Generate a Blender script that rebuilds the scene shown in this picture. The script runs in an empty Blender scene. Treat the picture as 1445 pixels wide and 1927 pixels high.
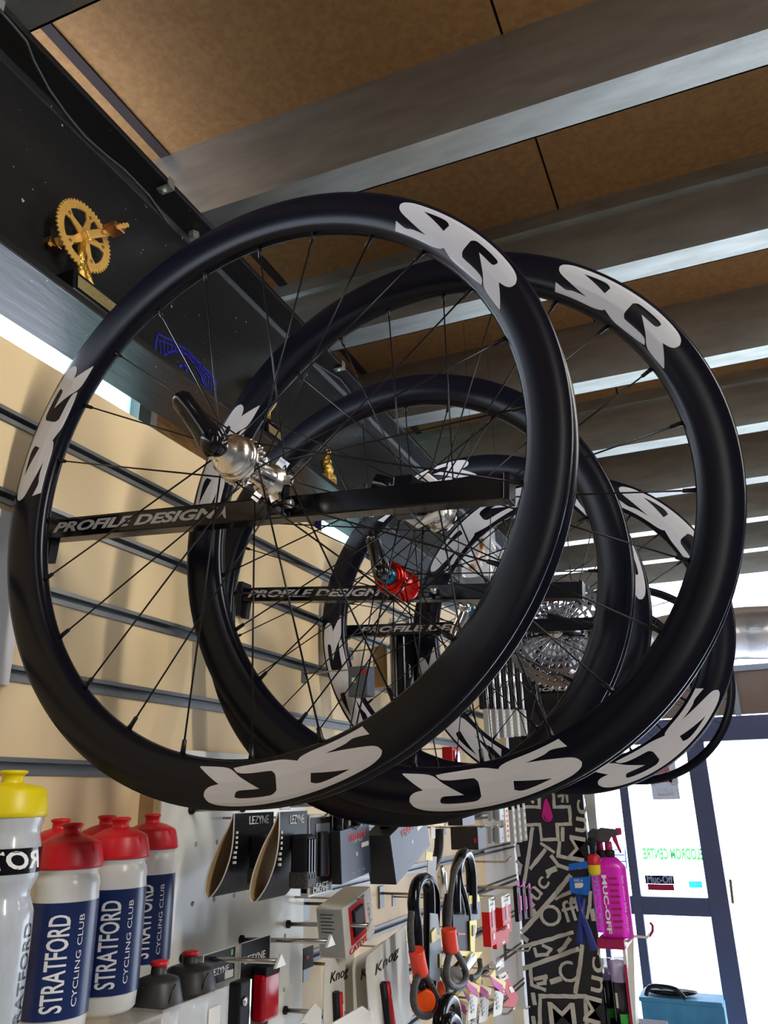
import bpy, bmesh, math, random
from mathutils import Vector, Matrix
random.seed(7)
C = bpy.context.scene.collection
S = bpy.context.scene
PI = math.pi
V = Vector

# ------------------------------------------------------------------ camera
W, H, F = 1445, 1927, 1447.55
PITCH, YAW, ROLL = .354728, .408135, -.0214
EYE = V((0, 0, 1.6))
fw = V((-math.sin(YAW)*math.cos(PITCH), math.cos(YAW)*math.cos(PITCH), math.sin(PITCH)))
r0 = V((math.cos(YAW), math.sin(YAW), 0)); u0 = r0.cross(fw)
rt = r0*math.cos(ROLL)+u0*math.sin(ROLL); up = -r0*math.sin(ROLL)+u0*math.cos(ROLL)
cd = bpy.data.cameras.new('camera'); cam = bpy.data.objects.new('camera', cd); C.objects.link(cam)
cd.sensor_fit = 'VERTICAL'; cd.sensor_height = 24; cd.sensor_width = 18; cd.lens = 24*F/H
cd.clip_start = .02; cd.clip_end = 100
cam.matrix_world = Matrix(((rt.x, up.x, -fw.x, EYE.x), (rt.y, up.y, -fw.y, EYE.y), (rt.z, up.z, -fw.z, EYE.z), (0, 0, 0, 1)))
S.camera = cam
def at(px, py, ax, v):
    """the point of the place seen at a pixel on the plane x, y or z = v (z above the floor)"""
    d = fw+rt*((px-W/2)/F)-up*((py-H/2)/F)
    if ax == 2: v -= 1.6
    return EYE+d*(v/d[ax])

# ------------------------------------------------------------------ light
S.view_settings.view_transform = 'Standard'; S.view_settings.look = 'None'
S.view_settings.exposure = 0.0; S.view_settings.gamma = 1
wd = bpy.data.worlds.new('sky'); S.world = wd; wd.use_nodes = True
bg = wd.node_tree.nodes['Background']; bg.inputs[0].default_value = (.77, .85, 1, 1); bg.inputs[1].default_value = 7
def area(name, loc, size, sizey, power, col, target):
    l = bpy.data.lights.new(name, 'AREA'); l.shape = 'RECTANGLE'; l.size = size; l.size_y = sizey; l.energy = power; l.color = col
    o = bpy.data.objects.new(name, l); C.objects.link(o); o.location = loc
    o.rotation_euler = (V(target)-V(loc)).to_track_quat('-Z', 'Y').to_euler()
    return o
# added unseen tubes for fill: two battens behind the camera, one over the aisle
ADDED_LAMPS = [((1.25, .25, 2.86), 42, (-.75, .9, 1.5)), ((-.2, -1.3, 2.86), 4.5, (-.25, 0, 1.9)), ((1.5, 2.4, 2.86), 15, (-.6, 2.3, 1.4))]
for i, (p, e, t) in enumerate(ADDED_LAMPS):
    area('added_tube_light', (p[0], p[1], p[2]-.07), .12, 1.4, e, (1, .955, .90), t)

# ------------------------------------------------------------------ materials
def mat(name, col, rough=.5, metal=0, bump=0, bscale=40, var=0, vscale=8, col2=None, spec=.5, coat=0, trans=0, ior=1.45, stretch=None, emit=0, detail=4):
    m = bpy.data.materials.new(name); m.use_nodes = True; nt = m.node_tree; b = nt.nodes['Principled BSDF']
    c = (*col, 1)
    b.inputs['Base Color'].default_value = c; b.inputs['Roughness'].default_value = rough; b.inputs['Metallic'].default_value = metal
    b.inputs['Specular IOR Level'].default_value = spec; b.inputs['Coat Weight'].default_value = coat; b.inputs['Coat Roughness'].default_value = .08
    b.inputs['Transmission Weight'].default_value = trans; b.inputs['IOR'].default_value = ior
    if emit: b.inputs['Emission Color'].default_value = c; b.inputs['Emission Strength'].default_value = emit
    tc = nt.nodes.new('ShaderNodeTexCoord'); mp = nt.nodes.new('ShaderNodeMapping'); nt.links.new(tc.outputs['Object'], mp.inputs[0])
    if stretch: mp.inputs['Scale'].default_value = stretch
    n = nt.nodes.new('ShaderNodeTexNoise'); n.inputs['Scale'].default_value = vscale; n.inputs['Detail'].default_value = detail
    nt.links.new(mp.outputs[0], n.inputs[0])
    r = nt.nodes.new('ShaderNodeValToRGB'); nt.links.new(n.outputs[0], r.inputs[0])
    k = var if var else .02
    c2 = col2 if col2 else tuple(x*(1-k) for x in col)
    r.color_ramp.elements[0].position = .35; r.color_ramp.elements[1].position = .65
    r.color_ramp.elements[0].color = (*c2, 1); r.color_ramp.elements[1].color = c
    nt.links.new(r.outputs[0], b.inputs['Base Color'])
    if bump:
        n2 = nt.nodes.new('ShaderNodeTexNoise'); n2.inputs['Scale'].default_value = bscale; n2.inputs['Detail'].default_value = 6
        nt.links.new(mp.outputs[0], n2.inputs[0])
        bp = nt.nodes.new('ShaderNodeBump'); bp.inputs['Strength'].default_value = bump; bp.inputs['Distance'].default_value = .01
        nt.links.new(n2.outputs[0], bp.inputs['Height']); nt.links.new(bp.outputs[0], b.inputs['Normal'])
    return m
def specks(m, col, scale, lo):
    nt = m.node_tree; b = nt.nodes['Principled BSDF']; src = b.inputs['Base Color'].links[0].from_socket
    n = nt.nodes.new('ShaderNodeTexNoise'); n.inputs['Scale'].default_value = scale; n.inputs['Detail'].default_value = 2
    tc = nt.nodes.new('ShaderNodeTexCoord'); nt.links.new(tc.outputs['Object'], n.inputs[0])
    r = nt.nodes.new('ShaderNodeValToRGB'); r.color_ramp.elements[0].position = lo; r.color_ramp.elements[1].position = lo+.015
    mx = nt.nodes.new('ShaderNodeMix'); mx.data_type = 'RGBA'; mx.inputs[7].default_value = (*col, 1)
    nt.links.new(n.outputs[0], r.inputs[0]); nt.links.new(r.outputs[0], mx.inputs[0]); nt.links.new(src, mx.inputs[6]); nt.links.new(mx.outputs[2], b.inputs['Base Color'])
def translucent(name, col, rough=.5):
    m = bpy.data.materials.new(name); m.use_nodes = True; nt = m.node_tree; nt.nodes.remove(nt.nodes['Principled BSDF'])
    out = nt.nodes['Material Output']; t = nt.nodes.new('ShaderNodeBsdfTranslucent'); d = nt.nodes.new('ShaderNodeBsdfDiffuse'); x = nt.nodes.new('ShaderNodeMixShader')
    n = nt.nodes.new('ShaderNodeTexNoise'); n.inputs['Scale'].default_value = 30
    r = nt.nodes.new('ShaderNodeValToRGB'); r.color_ramp.elements[0].color = (*[c*.93 for c in col], 1); r.color_ramp.elements[1].color = (*col, 1)
    nt.links.new(n.outputs[0], r.inputs[0])
    for q in (t, d): nt.links.new(r.outputs[0], q.inputs[0])
    x.inputs[0].default_value = .4
    nt.links.new(t.outputs[0], x.inputs[1]); nt.links.new(d.outputs[0], x.inputs[2]); nt.links.new(x.outputs[0], out.inputs[0])
    return m
def clear(name, col, rough=.05, alpha=.25):
    """thin clear plastic or glass: mostly see-through with a gloss"""
    m = bpy.data.materials.new(name); m.use_nodes = True; nt = m.node_tree; b = nt.nodes['Principled BSDF']
    b.inputs['Base Color'].default_value = (*col, 1); b.inputs['Roughness'].default_value = rough
    n = nt.nodes.new('ShaderNodeTexNoise'); n.inputs['Scale'].default_value = 12
    mr = nt.nodes.new('ShaderNodeMapRange'); mr.inputs[3].default_value = alpha*.85; mr.inputs[4].default_value = alpha*1.15
    nt.links.new(n.outputs[0], mr.inputs[0]); nt.links.new(mr.outputs[0], b.inputs['Alpha'])
    b.inputs['Coat Weight'].default_value = .5
    return m
M = {}
M['chip'] = mat('chipboard', (.25, .125, .040), .85, var=.3, vscale=60, bump=.15, bscale=300, col2=(.20, .095, .029), detail=8)
M['chipdark'] = mat('dark_groove', (.018, .009, .008), .9, var=.2)
M['galv'] = mat('galvanised_steel', (.46, .47, .445), .38, .9, bump=.03, bscale=60, col2=(.36, .37, .34), vscale=7, stretch=(1, 4, 4))
M['beam'] = mat('black_painted_steel', (.016, .0155, .0155), .33, 0, bump=.12, bscale=45, col2=(.011, .011, .012), vscale=5, stretch=(1, .25, 1.5), spec=.3)
specks(M['beam'], (.4, .39, .36), 70, .745); specks(M['chip'], (.10, .04, .012), 160, .70)
M['slat'] = mat('cream_slatwall', (.80, .62, .36), .42, var=.06, vscale=2, bump=.02, bscale=5, col2=(.76, .585, .33))
M['slatend'] = mat('white_melamine', (.72, .71, .70), .4, var=.05)
M['alu'] = mat('grey_aluminium_rail', (.20, .21, .21), .38, .75, col2=(.15, .155, .16), vscale=3)
M['panel'] = mat('white_hook_panel', (.74, .735, .66), .3, var=.05, vscale=3, coat=.2)
M['osb'] = mat('strand_board', (.78, .43, .18), .7, col2=(.42, .20, .08), vscale=14, bump=.2, bscale=60, stretch=(1, 1, 3))
M['fascia'] = mat('brown_fascia', (.20, .135, .095), .7, var=.15, vscale=6)
M['frame'] = mat('dark_blue_frame', (.075, .08, .145), .45, var=.1)
M['greyframe'] = mat('grey_window_trim', (.28, .30, .32), .4, .3, var=.1)
M['floor'] = mat('grey_vinyl_floor', (.74, .75, .76), .4, var=.12, vscale=3)
M['wall'] = mat('off_white_wall', (.36, .36, .37), .7, var=.05, vscale=2)
M['glass'] = clear('window_glass', (.9, .97, 1), .02, .05)
M['frost'] = translucent('frosted_pane', (.75, .92, .88))
M['outside'] = mat('pale_rendered_fence', (.75, .82, .78), .9, var=.35, vscale=40)
M['carbon'] = mat('satin_black_carbon', (.0035, .004, .0095), .24, 0, var=.1, vscale=30, spec=.26)
M['bed'] = mat('black_rim_bed', (.02, .02, .022), .5, var=.1)
M['sticker'] = mat('white_vinyl', (.56, .56, .59), .45, var=.02, vscale=30)
M['spoke'] = mat('black_spoke', (.012, .012, .014), .28, .6, var=.1)
M['silver'] = mat('polished_aluminium', (.78, .76, .72), .2, 1, var=.08, vscale=30)
M['sprock'] = mat('dark_steel_sprocket', (.42, .42, .43), .22, 1, var=.2, vscale=60)
M['chrome'] = mat('chrome', (.75, .75, .75), .1, 1, var=.05)
M['anored'] = mat('red_anodised', (.62, .015, .012), .16, .85, var=.1)
M['anoblue'] = mat('blue_anodised', (.01, .16, .27), .25, .8, var=.1)
M['gloss'] = mat('gloss_black', (.004, .004, .007), .15, 0, var=.1, spec=.4)
M['satin'] = mat('satin_black_plastic', (.012, .012, .015), .5, 0, var=.1, spec=.22)
M['whitep'] = mat('white_plastic', (.78, .77, .72), .35, var=.03)
M['greytxt'] = mat('grey_print', (.42, .42, .44), .5, var=.03)
M['whitetxt'] = mat('white_print', (.8, .8, .78), .5, var=.03)
M['redtxt'] = mat('red_print', (.75, .02, .03), .5, var=.03)
M['gold'] = mat('gold_plate', (.85, .50, .12), .35, .45, bump=.1, bscale=120, var=.15, vscale=40)
M['goldb'] = mat('bright_gold', (.85, .55, .12), .2, .9, bump=.6, bscale=90, var=.1)
M['bronze'] = mat('bronze', (.42, .19, .08), .3, .8, var=.2)
M['plaque'] = mat('brass_plaque', (.42, .35, .16), .4, .6, var=.15)
M['blue'] = mat('blue_vinyl', (.02, .02, .42), .4, var=.1)
M['cable'] = mat('grey_cable', (.06, .06, .065), .5, var=.1)
M['zinc'] = mat('zinc_plated', (.6, .6, .57), .3, .8, var=.1)
M['capred'] = mat('red_plastic', (.62, .012, .022), .38, var=.06, vscale=20)
M['capyel'] = mat('yellow_plastic', (.72, .58, .005), .38, var=.05, vscale=20)
M['capblk'] = mat('dark_grey_plastic', (.028, .027, .027), .45, var=.1)
M['bottle'] = mat('milky_bottle', (.72, .72, .68), .25, var=.04, vscale=12)
M['bottleclr'] = clear('smoky_bottle', (.55, .6, .66), .18, .72)
M['navy'] = mat('navy_print', (.008, .022, .105), .28, var=.08)
M['acryl'] = clear('clear_acrylic', (.82, .80, .74), .08, .22)
M['steel'] = mat('brushed_steel_hook', (.5, .48, .44), .25, .9, var=.08, vscale=40)
M['card'] = mat('brown_card', (.42, .28, .13), .8, var=.12, vscale=20)
M['cardboard'] = mat('cardboard', (.52, .34, .16), .8, var=.08)
M['cardblk'] = mat('black_gloss_card', (.010, .010, .012), .38, var=.1, spec=.2)
M['cardwhite'] = mat('white_card', (.72, .70, .62), .45, var=.03)
M['cardgrey'] = mat('light_grey_card', (.38, .38, .36), .5, var=.05)
M['boxblue'] = mat('blue_grey_box', (.065, .08, .13), .42, col2=(.045, .055, .085), vscale=6, spec=.3)
M['darkchrome'] = mat('black_chrome', (.10, .10, .11), .12, 1, var=.1)
M['boxdark'] = mat('charcoal_box', (.02, .02, .023), .5, var=.1)
M['redbox'] = mat('red_box', (.60, .010, .015), .5, var=.05, spec=.3)
M['redlens'] = mat('red_lens', (.55, .0, .012), .12, var=.25, vscale=50, coat=.4)
M['orange'] = mat('orange_plastic', (.85, .09, .008), .3, var=.05)
M['ored'] = mat('orange_red_band', (.8, .06, .03), .4, var=.05)
M['yellow'] = mat('yellow_card', (.78, .62, .02), .4, var=.05)
M['rubber'] = mat('grey_braided_cable', (.06, .058, .055), .45, bump=.5, bscale=400, var=.3, vscale=200)
M['lcd'] = mat('lcd_grey', (.10, .115, .125), .3, var=.1, spec=.25)
M['pinkcard'] = mat('pink_card', (.70, .03, .28), .55, col2=(.35, .04, .40), vscale=14)
M['pinkliq'] = mat('pink_cleaner', (.86, .03, .62), .22, var=.08, vscale=5, trans=.35)
M['magenta'] = mat('magenta_plastic', (.38, .01, .09), .35, var=.1)
M['drop'] = mat('magenta_drop', (.55, .005, .22), .45, var=.05)
M['board'] = mat('board_black', (.012, .012, .02), .4, var=.15)
M['boardwh'] = mat('board_cream', (.55, .52, .46), .5, var=.12, vscale=60)
M['brushblue'] = mat('blue_handle', (.012, .035, .22), .35, var=.1)
M['cardblue'] = mat('blue_card', (.01, .13, .55), .4, var=.05)
M['lilac'] = clear('lilac_cap', (.62, .5, .8), .15, .6)
M['can'] = mat('black_can', (.014, .014, .02), .25, var=.1, coat=.3)
M['green'] = mat('green_print', (.06, .5, .08), .4, var=.05)
M['cabblue'] = mat('blue_painted_wood', (.06, .26, .42), .6, col2=(.04, .19, .33), vscale=10, bump=.15)
M['cabgrey'] = mat('pale_grey_front', (.42, .41, .41), .6, var=.05)
M['foil'] = mat('silver_foil', (.80, .80, .84), .34, .85, bump=.5, bscale=14, var=.12, vscale=4)
M['tpink'] = translucent('pink_sign', (.8, .25, .28)); M['tgrey'] = translucent('grey_poster', (.40, .40, .41))
M['tgreen'] = translucent('green_window_lettering', (.30, .85, .38)); M['tblue'] = translucent('blue_window_sticker', (.1, .4, .7)); M['tcyan'] = translucent('cyan_window_sticker', (.2, .75, .75))
M['twhite'] = translucent('white_window_print', (.8, .8, .8)); M['tdark'] = translucent('dark_sign', (.03, .05, .12)); M['tred'] = translucent('red_window_print', (.30, .05, .09))
M['lamp'] = mat('added_lamp_diffuser', (1, .93, .8), .5, emit=6)  # glow of the added tube fixtures
M['pouch'] = clear('clear_pouch', (.85, .87, .9), .06, .35)
M['wood'] = mat('wood_edge', (.42, .27, .13), .6, var=.2, stretch=(1, 1, 6))

# ------------------------------------------------------------------ mesh building
class MB:
    def __init__(s): s.v = []; s.f = []; s.m = []; s.mi = 0; s.sm = []
    def add(s, vs, fs, X=None, smooth=False):
        n = len(s.v)
        for p in vs:
            p = V(p); s.v.append(X @ p if X else p)
        for f in fs: s.f.append([i+n for i in f]); s.m.append(s.mi); s.sm.append(smooth)
        return s
    def box(s, c, d, X=None):
        x, y, z = c; a, b, e = d[0]/2, d[1]/2, d[2]/2
        vs = [(x+i*a, y+j*b, z+k*e) for i in (-1, 1) for j in (-1, 1) for k in (-1, 1)]
        return s.add(vs, [(0, 1, 3, 2), (4, 6, 7, 5), (0, 4, 5, 1), (2, 3, 7, 6), (0, 2, 6, 4), (1, 5, 7, 3)], X)
    def lo(s, a, b, X=None):
        return s.box([(p+q)/2 for p, q in zip(a, b)], [abs(q-p) for p, q in zip(a, b)], X)
    def lathe(s, prof, n=24, X=None, a0=0, a1=2*PI, cap=False, smooth=True):
        """profile of (r, h) turned about local Z"""
        full = abs(a1-a0-2*PI) < 1e-6; cols = n if full else n+1; vs = []; fs = []
        for i in range(cols):
            a = a0+(a1-a0)*i/n
            for r, h in prof: vs.append((r*math.cos(a), r*math.sin(a), h))
        k = len(prof)
        for i in range(n):
            j = (i+1) % cols
            for q in range(k-1): fs.append((i*k+q, j*k+q, j*k+q+1, i*k+q+1))
        return s.add(vs, fs, X, smooth)
    def tube(s, pts, r, n=8, cap=True, closed=False, smooth=True):
        pts = [V(p) for p in pts]; rr = r if isinstance(r, (list, tuple)) else [r]*len(pts)
        vs = []; fs = []; N = len(pts); nrm = None
        for i, p in enumerate(pts):
            if closed: t = pts[(i+1) % N]-pts[i-1]
            else: t = pts[min(i+1, N-1)]-pts[max(i-1, 0)]
            t.normalize()
            if nrm is None:
                nrm = t.orthogonal().normalized()
            else:
                nrm = (nrm-t*nrm.dot(t))
                nrm = nrm.normalized() if nrm.length > 1e-6 else t.orthogonal().normalized()
            b = t.cross(nrm)
            for k in range(n):
                a = 2*PI*k/n; vs.append(p+(nrm*math.cos(a)+b*math.sin(a))*rr[i])
        for i in range(N if closed else N-1):
            j = (i+1) % N
            for k in range(n): fs.append((i*n+k, i*n+(k+1) % n, j*n+(k+1) % n, j*n+k))
        s.add(vs, fs, None, smooth)
        if cap and not closed:
            o = len(s.v)-len(vs)
            s.f.append([o+k for k in reversed(range(n))]); s.m.append(s.mi); s.sm.append(False)
            s.f.append([o+(N-1)*n+k for k in range(n)]); s.m.append(s.mi); s.sm.append(False)
        return s
    def prism(s, poly, z0, z1, X=None):
        n = len(poly); vs = [(x, y, z0) for x, y in poly]+[(x, y, z1) for x, y in poly]
        fs = [tuple(reversed(range(n))), tuple(range(n, 2*n))]+[(i, (i+1) % n, n+(i+1) % n, n+i) for i in range(n)]
        return s.add(vs, fs, X)
    def sphere(s, c, r, n=16, X=None, sc=(1, 1, 1)):
        prof = [(r*math.sin(PI*i/10), -r*math.cos(PI*i/10)) for i in range(11)]
        T = Matrix.Translation(V(c)) @ Matrix.Diagonal((*sc, 1))
        return s.lathe(prof, n, (X @ T) if X else T)
    def build(s, name, ms, parent=None, loc=None, bevel=0, kind=None):
        me = bpy.data.meshes.new(name); me.from_pydata([tuple(p) for p in s.v], [], s.f)
        ms = ms if isinstance(ms, list) else [ms]
        for m in ms: me.materials.append(M[m])
        for p, mi, sm in zip(me.polygons, s.m, s.sm): p.material_index = mi; p.use_smooth = sm
        bm = bmesh.new(); bm.from_mesh(me)
        bmesh.ops.remove_doubles(bm, verts=bm.verts, dist=1e-6)
        bmesh.ops.recalc_face_normals(bm, faces=bm.faces); bm.to_mesh(me); bm.free()
        o = bpy.data.objects.new(name, me); C.objects.link(o)
        if loc is not None: o.location = loc
        if parent: o.parent = parent
        if bevel:
            b = o.modifiers.new('bevel', 'BEVEL'); b.width = bevel; b.segments = 2; b.limit_method = 'ANGLE'; b.angle_limit = math.radians(40)
        if kind: o['kind'] = kind
        return o
def tag(o, label, cat, group=None):
    o['label'] = label; o['category'] = cat
    if group: o['group'] = group
    return o
def thing(name, label, cat, loc=(0, 0, 0), rot=(0, 0, 0), group=None):
    o = bpy.data.objects.new(name, None); C.objects.link(o); o.empty_display_size = .05
    o.location = loc; o.rotation_euler = rot
    return tag(o, label, cat, group)
def struct(name, mb, ms, bevel=0): return mb.build(name, ms, None, None, bevel, 'structure')
def basis(o, x, y):
    """matrix taking local x, y to given directions"""
    x = V(x).normalized(); z = x.cross(V(y)).normalized(); y = z.cross(x)
    return Matrix(((x.x, y.x, z.x, o[0]), (x.y, y.y, z.y, o[1]), (x.z, y.z, z.z, o[2]), (0, 0, 0, 1)))
AY = Matrix.Rotation(-PI/2, 4, 'X')      # local z -> +y
FRONT = lambda o: basis(o, (1, 0, 0), (0, 0, 1))          # faces -Y, text runs +X
SIDE = lambda o: basis(o, (0, 1, 0), (0, 0, 1))           # faces +X, text runs +Y
def curve_mesh(cu):
    o = bpy.data.objects.new('tmp', cu); C.objects.link(o)
    dg = bpy.context.evaluated_depsgraph_get(); me = bpy.data.meshes.new_from_object(o.evaluated_get(dg)); bpy.data.objects.remove(o); return me
def text(s, size, m, X, parent=None, name='lettering', shear=0, bold=0, ext=.0004, align='CENTER', width=None, fn=None, res=3, sx=1):
    cu = bpy.data.curves.new(name, 'FONT'); cu.body = s; cu.size = size; cu.shear = shear; cu.offset = bold*size; cu.extrude = 0 if fn else ext
    cu.align_x = align; cu.align_y = 'CENTER'; cu.resolution_u = res
    me = curve_mesh(cu); me.name = name
    xs = [v.co.x for v in me.vertices]
    k = sx
    if width and xs: k = width/(max(xs)-min(xs))
    for v in me.vertices: v.co.x *= k
    if fn:
        bm = bmesh.new(); bm.from_mesh(me)
        x0, x1 = min(xs)*k, max(xs)*k
        ys = [v.co.y for v in bm.verts]
        for i in range(1, 14):
            y = min(ys)+(max(ys)-min(ys))*i/14
            bmesh.ops.bisect_plane(bm, geom=bm.verts[:]+bm.edges[:]+bm.faces[:], plane_co=(0, y, 0), plane_no=(0, 1, 0))
        bm.to_mesh(me); bm.free()
        for v in me.vertices: v.co = fn(v.co.x, v.co.y)
    if X: me.transform(X)
    me.materials.clear(); me.materials.append(M[m])
    o = bpy.data.objects.new(name, me); C.objects.link(o)
    if parent: o.parent = parent
    return o

# ------------------------------------------------------------------ room shell
XW = -.743                                   # face of the slatwall
ZJ, ZC = 2.93, 3.156                         # underside of joists, ceiling boards
def boxst(name, a, b, m, bevel=0): return struct(name, MB().lo(a, b), m, bevel)
boxst('floor', (-1.5, -3, -.05), (3, 7, 0), 'floor')
boxst('wall_right', (3, -3, 0), (3.1, 5.5, 3.3), 'wall')
boxst('wall_back', (-1.5, -3.1, 0), (3, -3, 3.3), 'wall')
# ceiling: chipboard sheets with thin open joints
mb = MB(); xs = [-1.5, at(1030, 330, 2, ZC).x, at(1030, 330, 2, ZC).x+1.2, 3.0]
for i in range(3): mb.lo((xs[i]+.003, -3, ZC), (xs[i+1]-.003, 5.6, ZC+.02))
struct('ceiling', mb, 'chip')
boxst('trim_1', (at(80, 55, 2, ZC).x, -3, ZC-.004), (at(107, 55, 2, ZC).x, 3.0, ZC), 'chipdark')  # near-black strip laid on for the shadow gap in the ceiling
boxst('trim_2', (-1.5, -3, ZC+.021), (3, 5.6, ZC+.06), 'chipdark')
# slatwall (left wall), sheet panels between aluminium rails
YE = 2.76
mb = MB(); ZR = [1.6+.441-.1*k for k in range(-1, 22)]
ZR = [z for z in ZR if z > .1]
edges = sorted([1.6+.541]+ZR+[0.0])
ztop = 1.6+.537
prev = 0
for z in sorted([z for z in ZR if z < ztop-.02]):
    mb.lo((XW-.018, -3, prev), (XW, YE, z-.0055)); prev = z+.0055
mb.lo((XW-.018, -3, prev), (XW, YE, ztop)); mb.lo((XW-.03, -3, 0), (XW-.018, YE, ztop))
mb.mi = 1; mb.lo((XW-.018, 2.42, 0.1), (XW+.0006, YE, ztop-.5))
struct('wall_left', mb, ['slat', 'slatend'])
for i, z in enumerate([z for z in ZR if z < ztop-.02 and z > .8]):
    mb = MB()
    mb.lo((XW-.012, -3, z-.0055), (XW-.008, YE, z+.0055))
    mb.lo((XW-.010, -3, z+.004), (XW+.0028, YE, z+.009)); mb.lo((XW-.010, -3, z-.0095), (XW+.0032, YE, z-.0035))
    struct('trim_%d' % (i+3), mb, 'alu')
# joists: lipped channel sections resting on the steel beam
JA = -.0404
for k in range(-2, 8):
    yf = 1.333+.6*k
    X = Matrix.Translation((.3, yf, 0)) @ Matrix.Rotation(-JA, 4, 'Z')
    mb = MB(); t = .004; w = .082
    mb.lo((-1.55, -w-t, ZJ), (2.8, -w, ZC), X)                 # web
    mb.lo((-1.55, -w, ZJ), (2.8, 0, ZJ+t), X)                 # lower flange
    mb.lo((-1.55, -t, ZJ), (2.8, 0, ZJ+.016), X)
    mb.lo((-1.55, -w, ZC-t), (2.8, 0, ZC), X)
    if k % 2 == 1: mb.lo((-1.55, -w-t-.012, ZC-.045), (2.8, -w-t, ZC), X)
    for q in range(4): mb.lathe([(0, -.012), (.006, -.012), (.006, 0)], 8, X @ Matrix.Translation((-1.1+q*.9, -w-t, ZC-.02)) @ Matrix.Rotation(PI/2, 4, 'X'))
    tag(mb.build('ceiling_joist', 'galv', None), 'galvanised steel channel joist across the chipboard ceiling, number %s back from the front window' % ['ten', 'nine', 'eight', 'seven', 'six', 'five', 'four', 'three', 'two', 'one'][k+2], 'joist', 'steel joists under the ceiling')
# steel I beam
bx0, bx1, wz = -1.147, -.98, 1.6
mb = MB(); zb, zt = 2.47, 2.93
n0, n1 = -3, 5.3
poly = [(bx0, zb), (bx1, zb), (bx1, zb+.016), (-1.046, zb+.018), (-1.054, zb+.026), (-1.054, zt-.028), (-1.044, zt-.018), (bx1, zt-.014), (bx1, zt), (bx0, zt), (bx0, zt-.014), (-1.074, zt-.018), (-1.074, zb+.018), (bx0, zb+.016)]
mb.prism([(x, z) for x, z in poly], n0, n1, Matrix(((1, 0, 0, 0), (0, 0, 1, 0), (0, 1, 0, 0), (0, 0, 0, 1))))
tag(mb.build('steel_beam', 'beam', None, None, .002), 'long black painted steel I-beam running above the slatwall', 'beam')
# outer wall behind the slatwall, with the daylight strip under the beam
XO = -1.32
ya, yb, yc = 1.40, 1.445, 2.40
boxst('wall_outer', (XO-.1, -3, 0), (XO, 5.5, 2.0), 'wall')
mb = MB(); mb.lo((XO-.02, yb+.03, 2.0), (XO, yc, 3.3)); struct('wall_strand', mb, 'osb')
mb = MB(); mb.lo((XO-.03, ya, 2.0), (XO+.02, yb, 3.3)); struct('window_frame_1', mb, 'greyframe')
o = struct('trim_30', MB().lo((XO-.02, yb, 2.0), (XO+.015, yb+.03, 3.3)), 'slatend')
o = struct('window_1', MB().lo((XO-.02, 1.155, 2.0), (XO-.012, ya, 3.3)), 'frost')
o = struct('window_2', MB().lo((XO-.02, yc+.03, 2.0), (XO-.012, 2.75, 3.3)), 'frost')
o = struct('trim_31', MB().lo((XO-.03, yc, 2.0), (XO+.01, yc+.03, 3.3)), 'blue')
o = struct('wall_outer_end', MB().lo((XO-.02, 2.75, 2.0), (XO, 5.5, 3.3)), 'greyframe')
# front: door, glazing and fascia
YF = 5.4
mb = MB()
def fr(x0, x1, z0, z1, y0=YF, y1=YF+.06): mb.lo((x0, y0, 1.6+z0), (x1, y1, 1.6+z1))
fr(-1.5, 3, .285, .43)
fr(-.30, -.19, -1.6, .285); fr(-.735, -.682, -1.6, .285); fr(-.93, -.90, -1.6, .285); fr(1.1, 1.2, -1.6, .285)
struct('door_frame_1', mb, 'frame', .004)
mb = MB(); fr(-.682, -.30, -.70, -.60); fr(-.9, -.735, -.7, -.6); struct('trim_32', mb, 'frame', .004)
mb = MB(); fr(-1.5, 3, .44, .70); struct('wall_front', mb, 'fascia')
mb = MB(); fr(-1.5, 3, .70, .735, YF-.02, YF+.05)
for x in (-.9, .02, .9, 1.8): mb.lo((x, YF-.015, 1.6+.43), (x+.035, YF, 1.6+.70))
struct('trim_33', mb, 'greyframe')
mb = MB(); mb.lo((-.682, YF+.02, 0), (-.30, YF+.026, 1.885)); struct('door_1', mb, 'glass')
mb = MB(); mb.lo((-1.5, YF+.02, 2.335), (3, YF+.026, 3.156)); struct('window_3', mb, 'glass')
mb = MB(); mb.lo((-.19, YF+.02, 0), (1.1, YF+.026, 1.885)); struct('door_2', mb, 'glass')
p = at(1374, 1655, 1, YF-.02); q = at(1379, 1700, 1, YF-.02)
h = MB().tube([p, q], .008).build('door_handle', 'fascia', bpy.data.objects['door_2'])
boxst('ground', (-4, 5.5, -.06), (6, 12, -.01), 'outside')
# silver foil duct along the front
mb = MB(); N = 90; prof = []
c0 = (at(1440, 1140, 1, 4.95)+at(1440, 1238, 1, 4.95))/2; rad = (at(1440, 1140, 1, 4.95)-at(1440, 1238, 1, 4.95)).length/2
pts = [V((-1.25+i*.046, 4.95+.008*math.sin(i*1.7), c0.z+.006*math.sin(i*.9))) for i in range(N)]
mb.tube(pts, [rad*(1+.006*math.sin(i*2.1)+.012*math.sin(i*.83)) for i in range(N)], 32)
duct = tag(mb.build('foil_duct', 'foil'), 'fat crinkled silver foil duct above the doorway at the far end', 'duct')

# added unseen lamps (behind the camera and over the aisle)
for i, (p, e, t_) in enumerate(ADDED_LAMPS):
    lab = ['tube light over the right aisle behind the camera', 'tube light behind the camera near the slatwall', 'tube light over the far right aisle'][i]
    t = thing('added_lamp', 'added unseen long white fluorescent '+lab, 'lamp', p, (0, 0, 0), 'added fluorescent tube lights')
    MB().box((0, 0, .035), (.1, 1.5, .07)).build('housing', 'whitep', t)
    MB().tube([(0, -.7, -.02), (0, .7, -.02)], .014, 12).build('tube', 'lamp', t)

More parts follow.
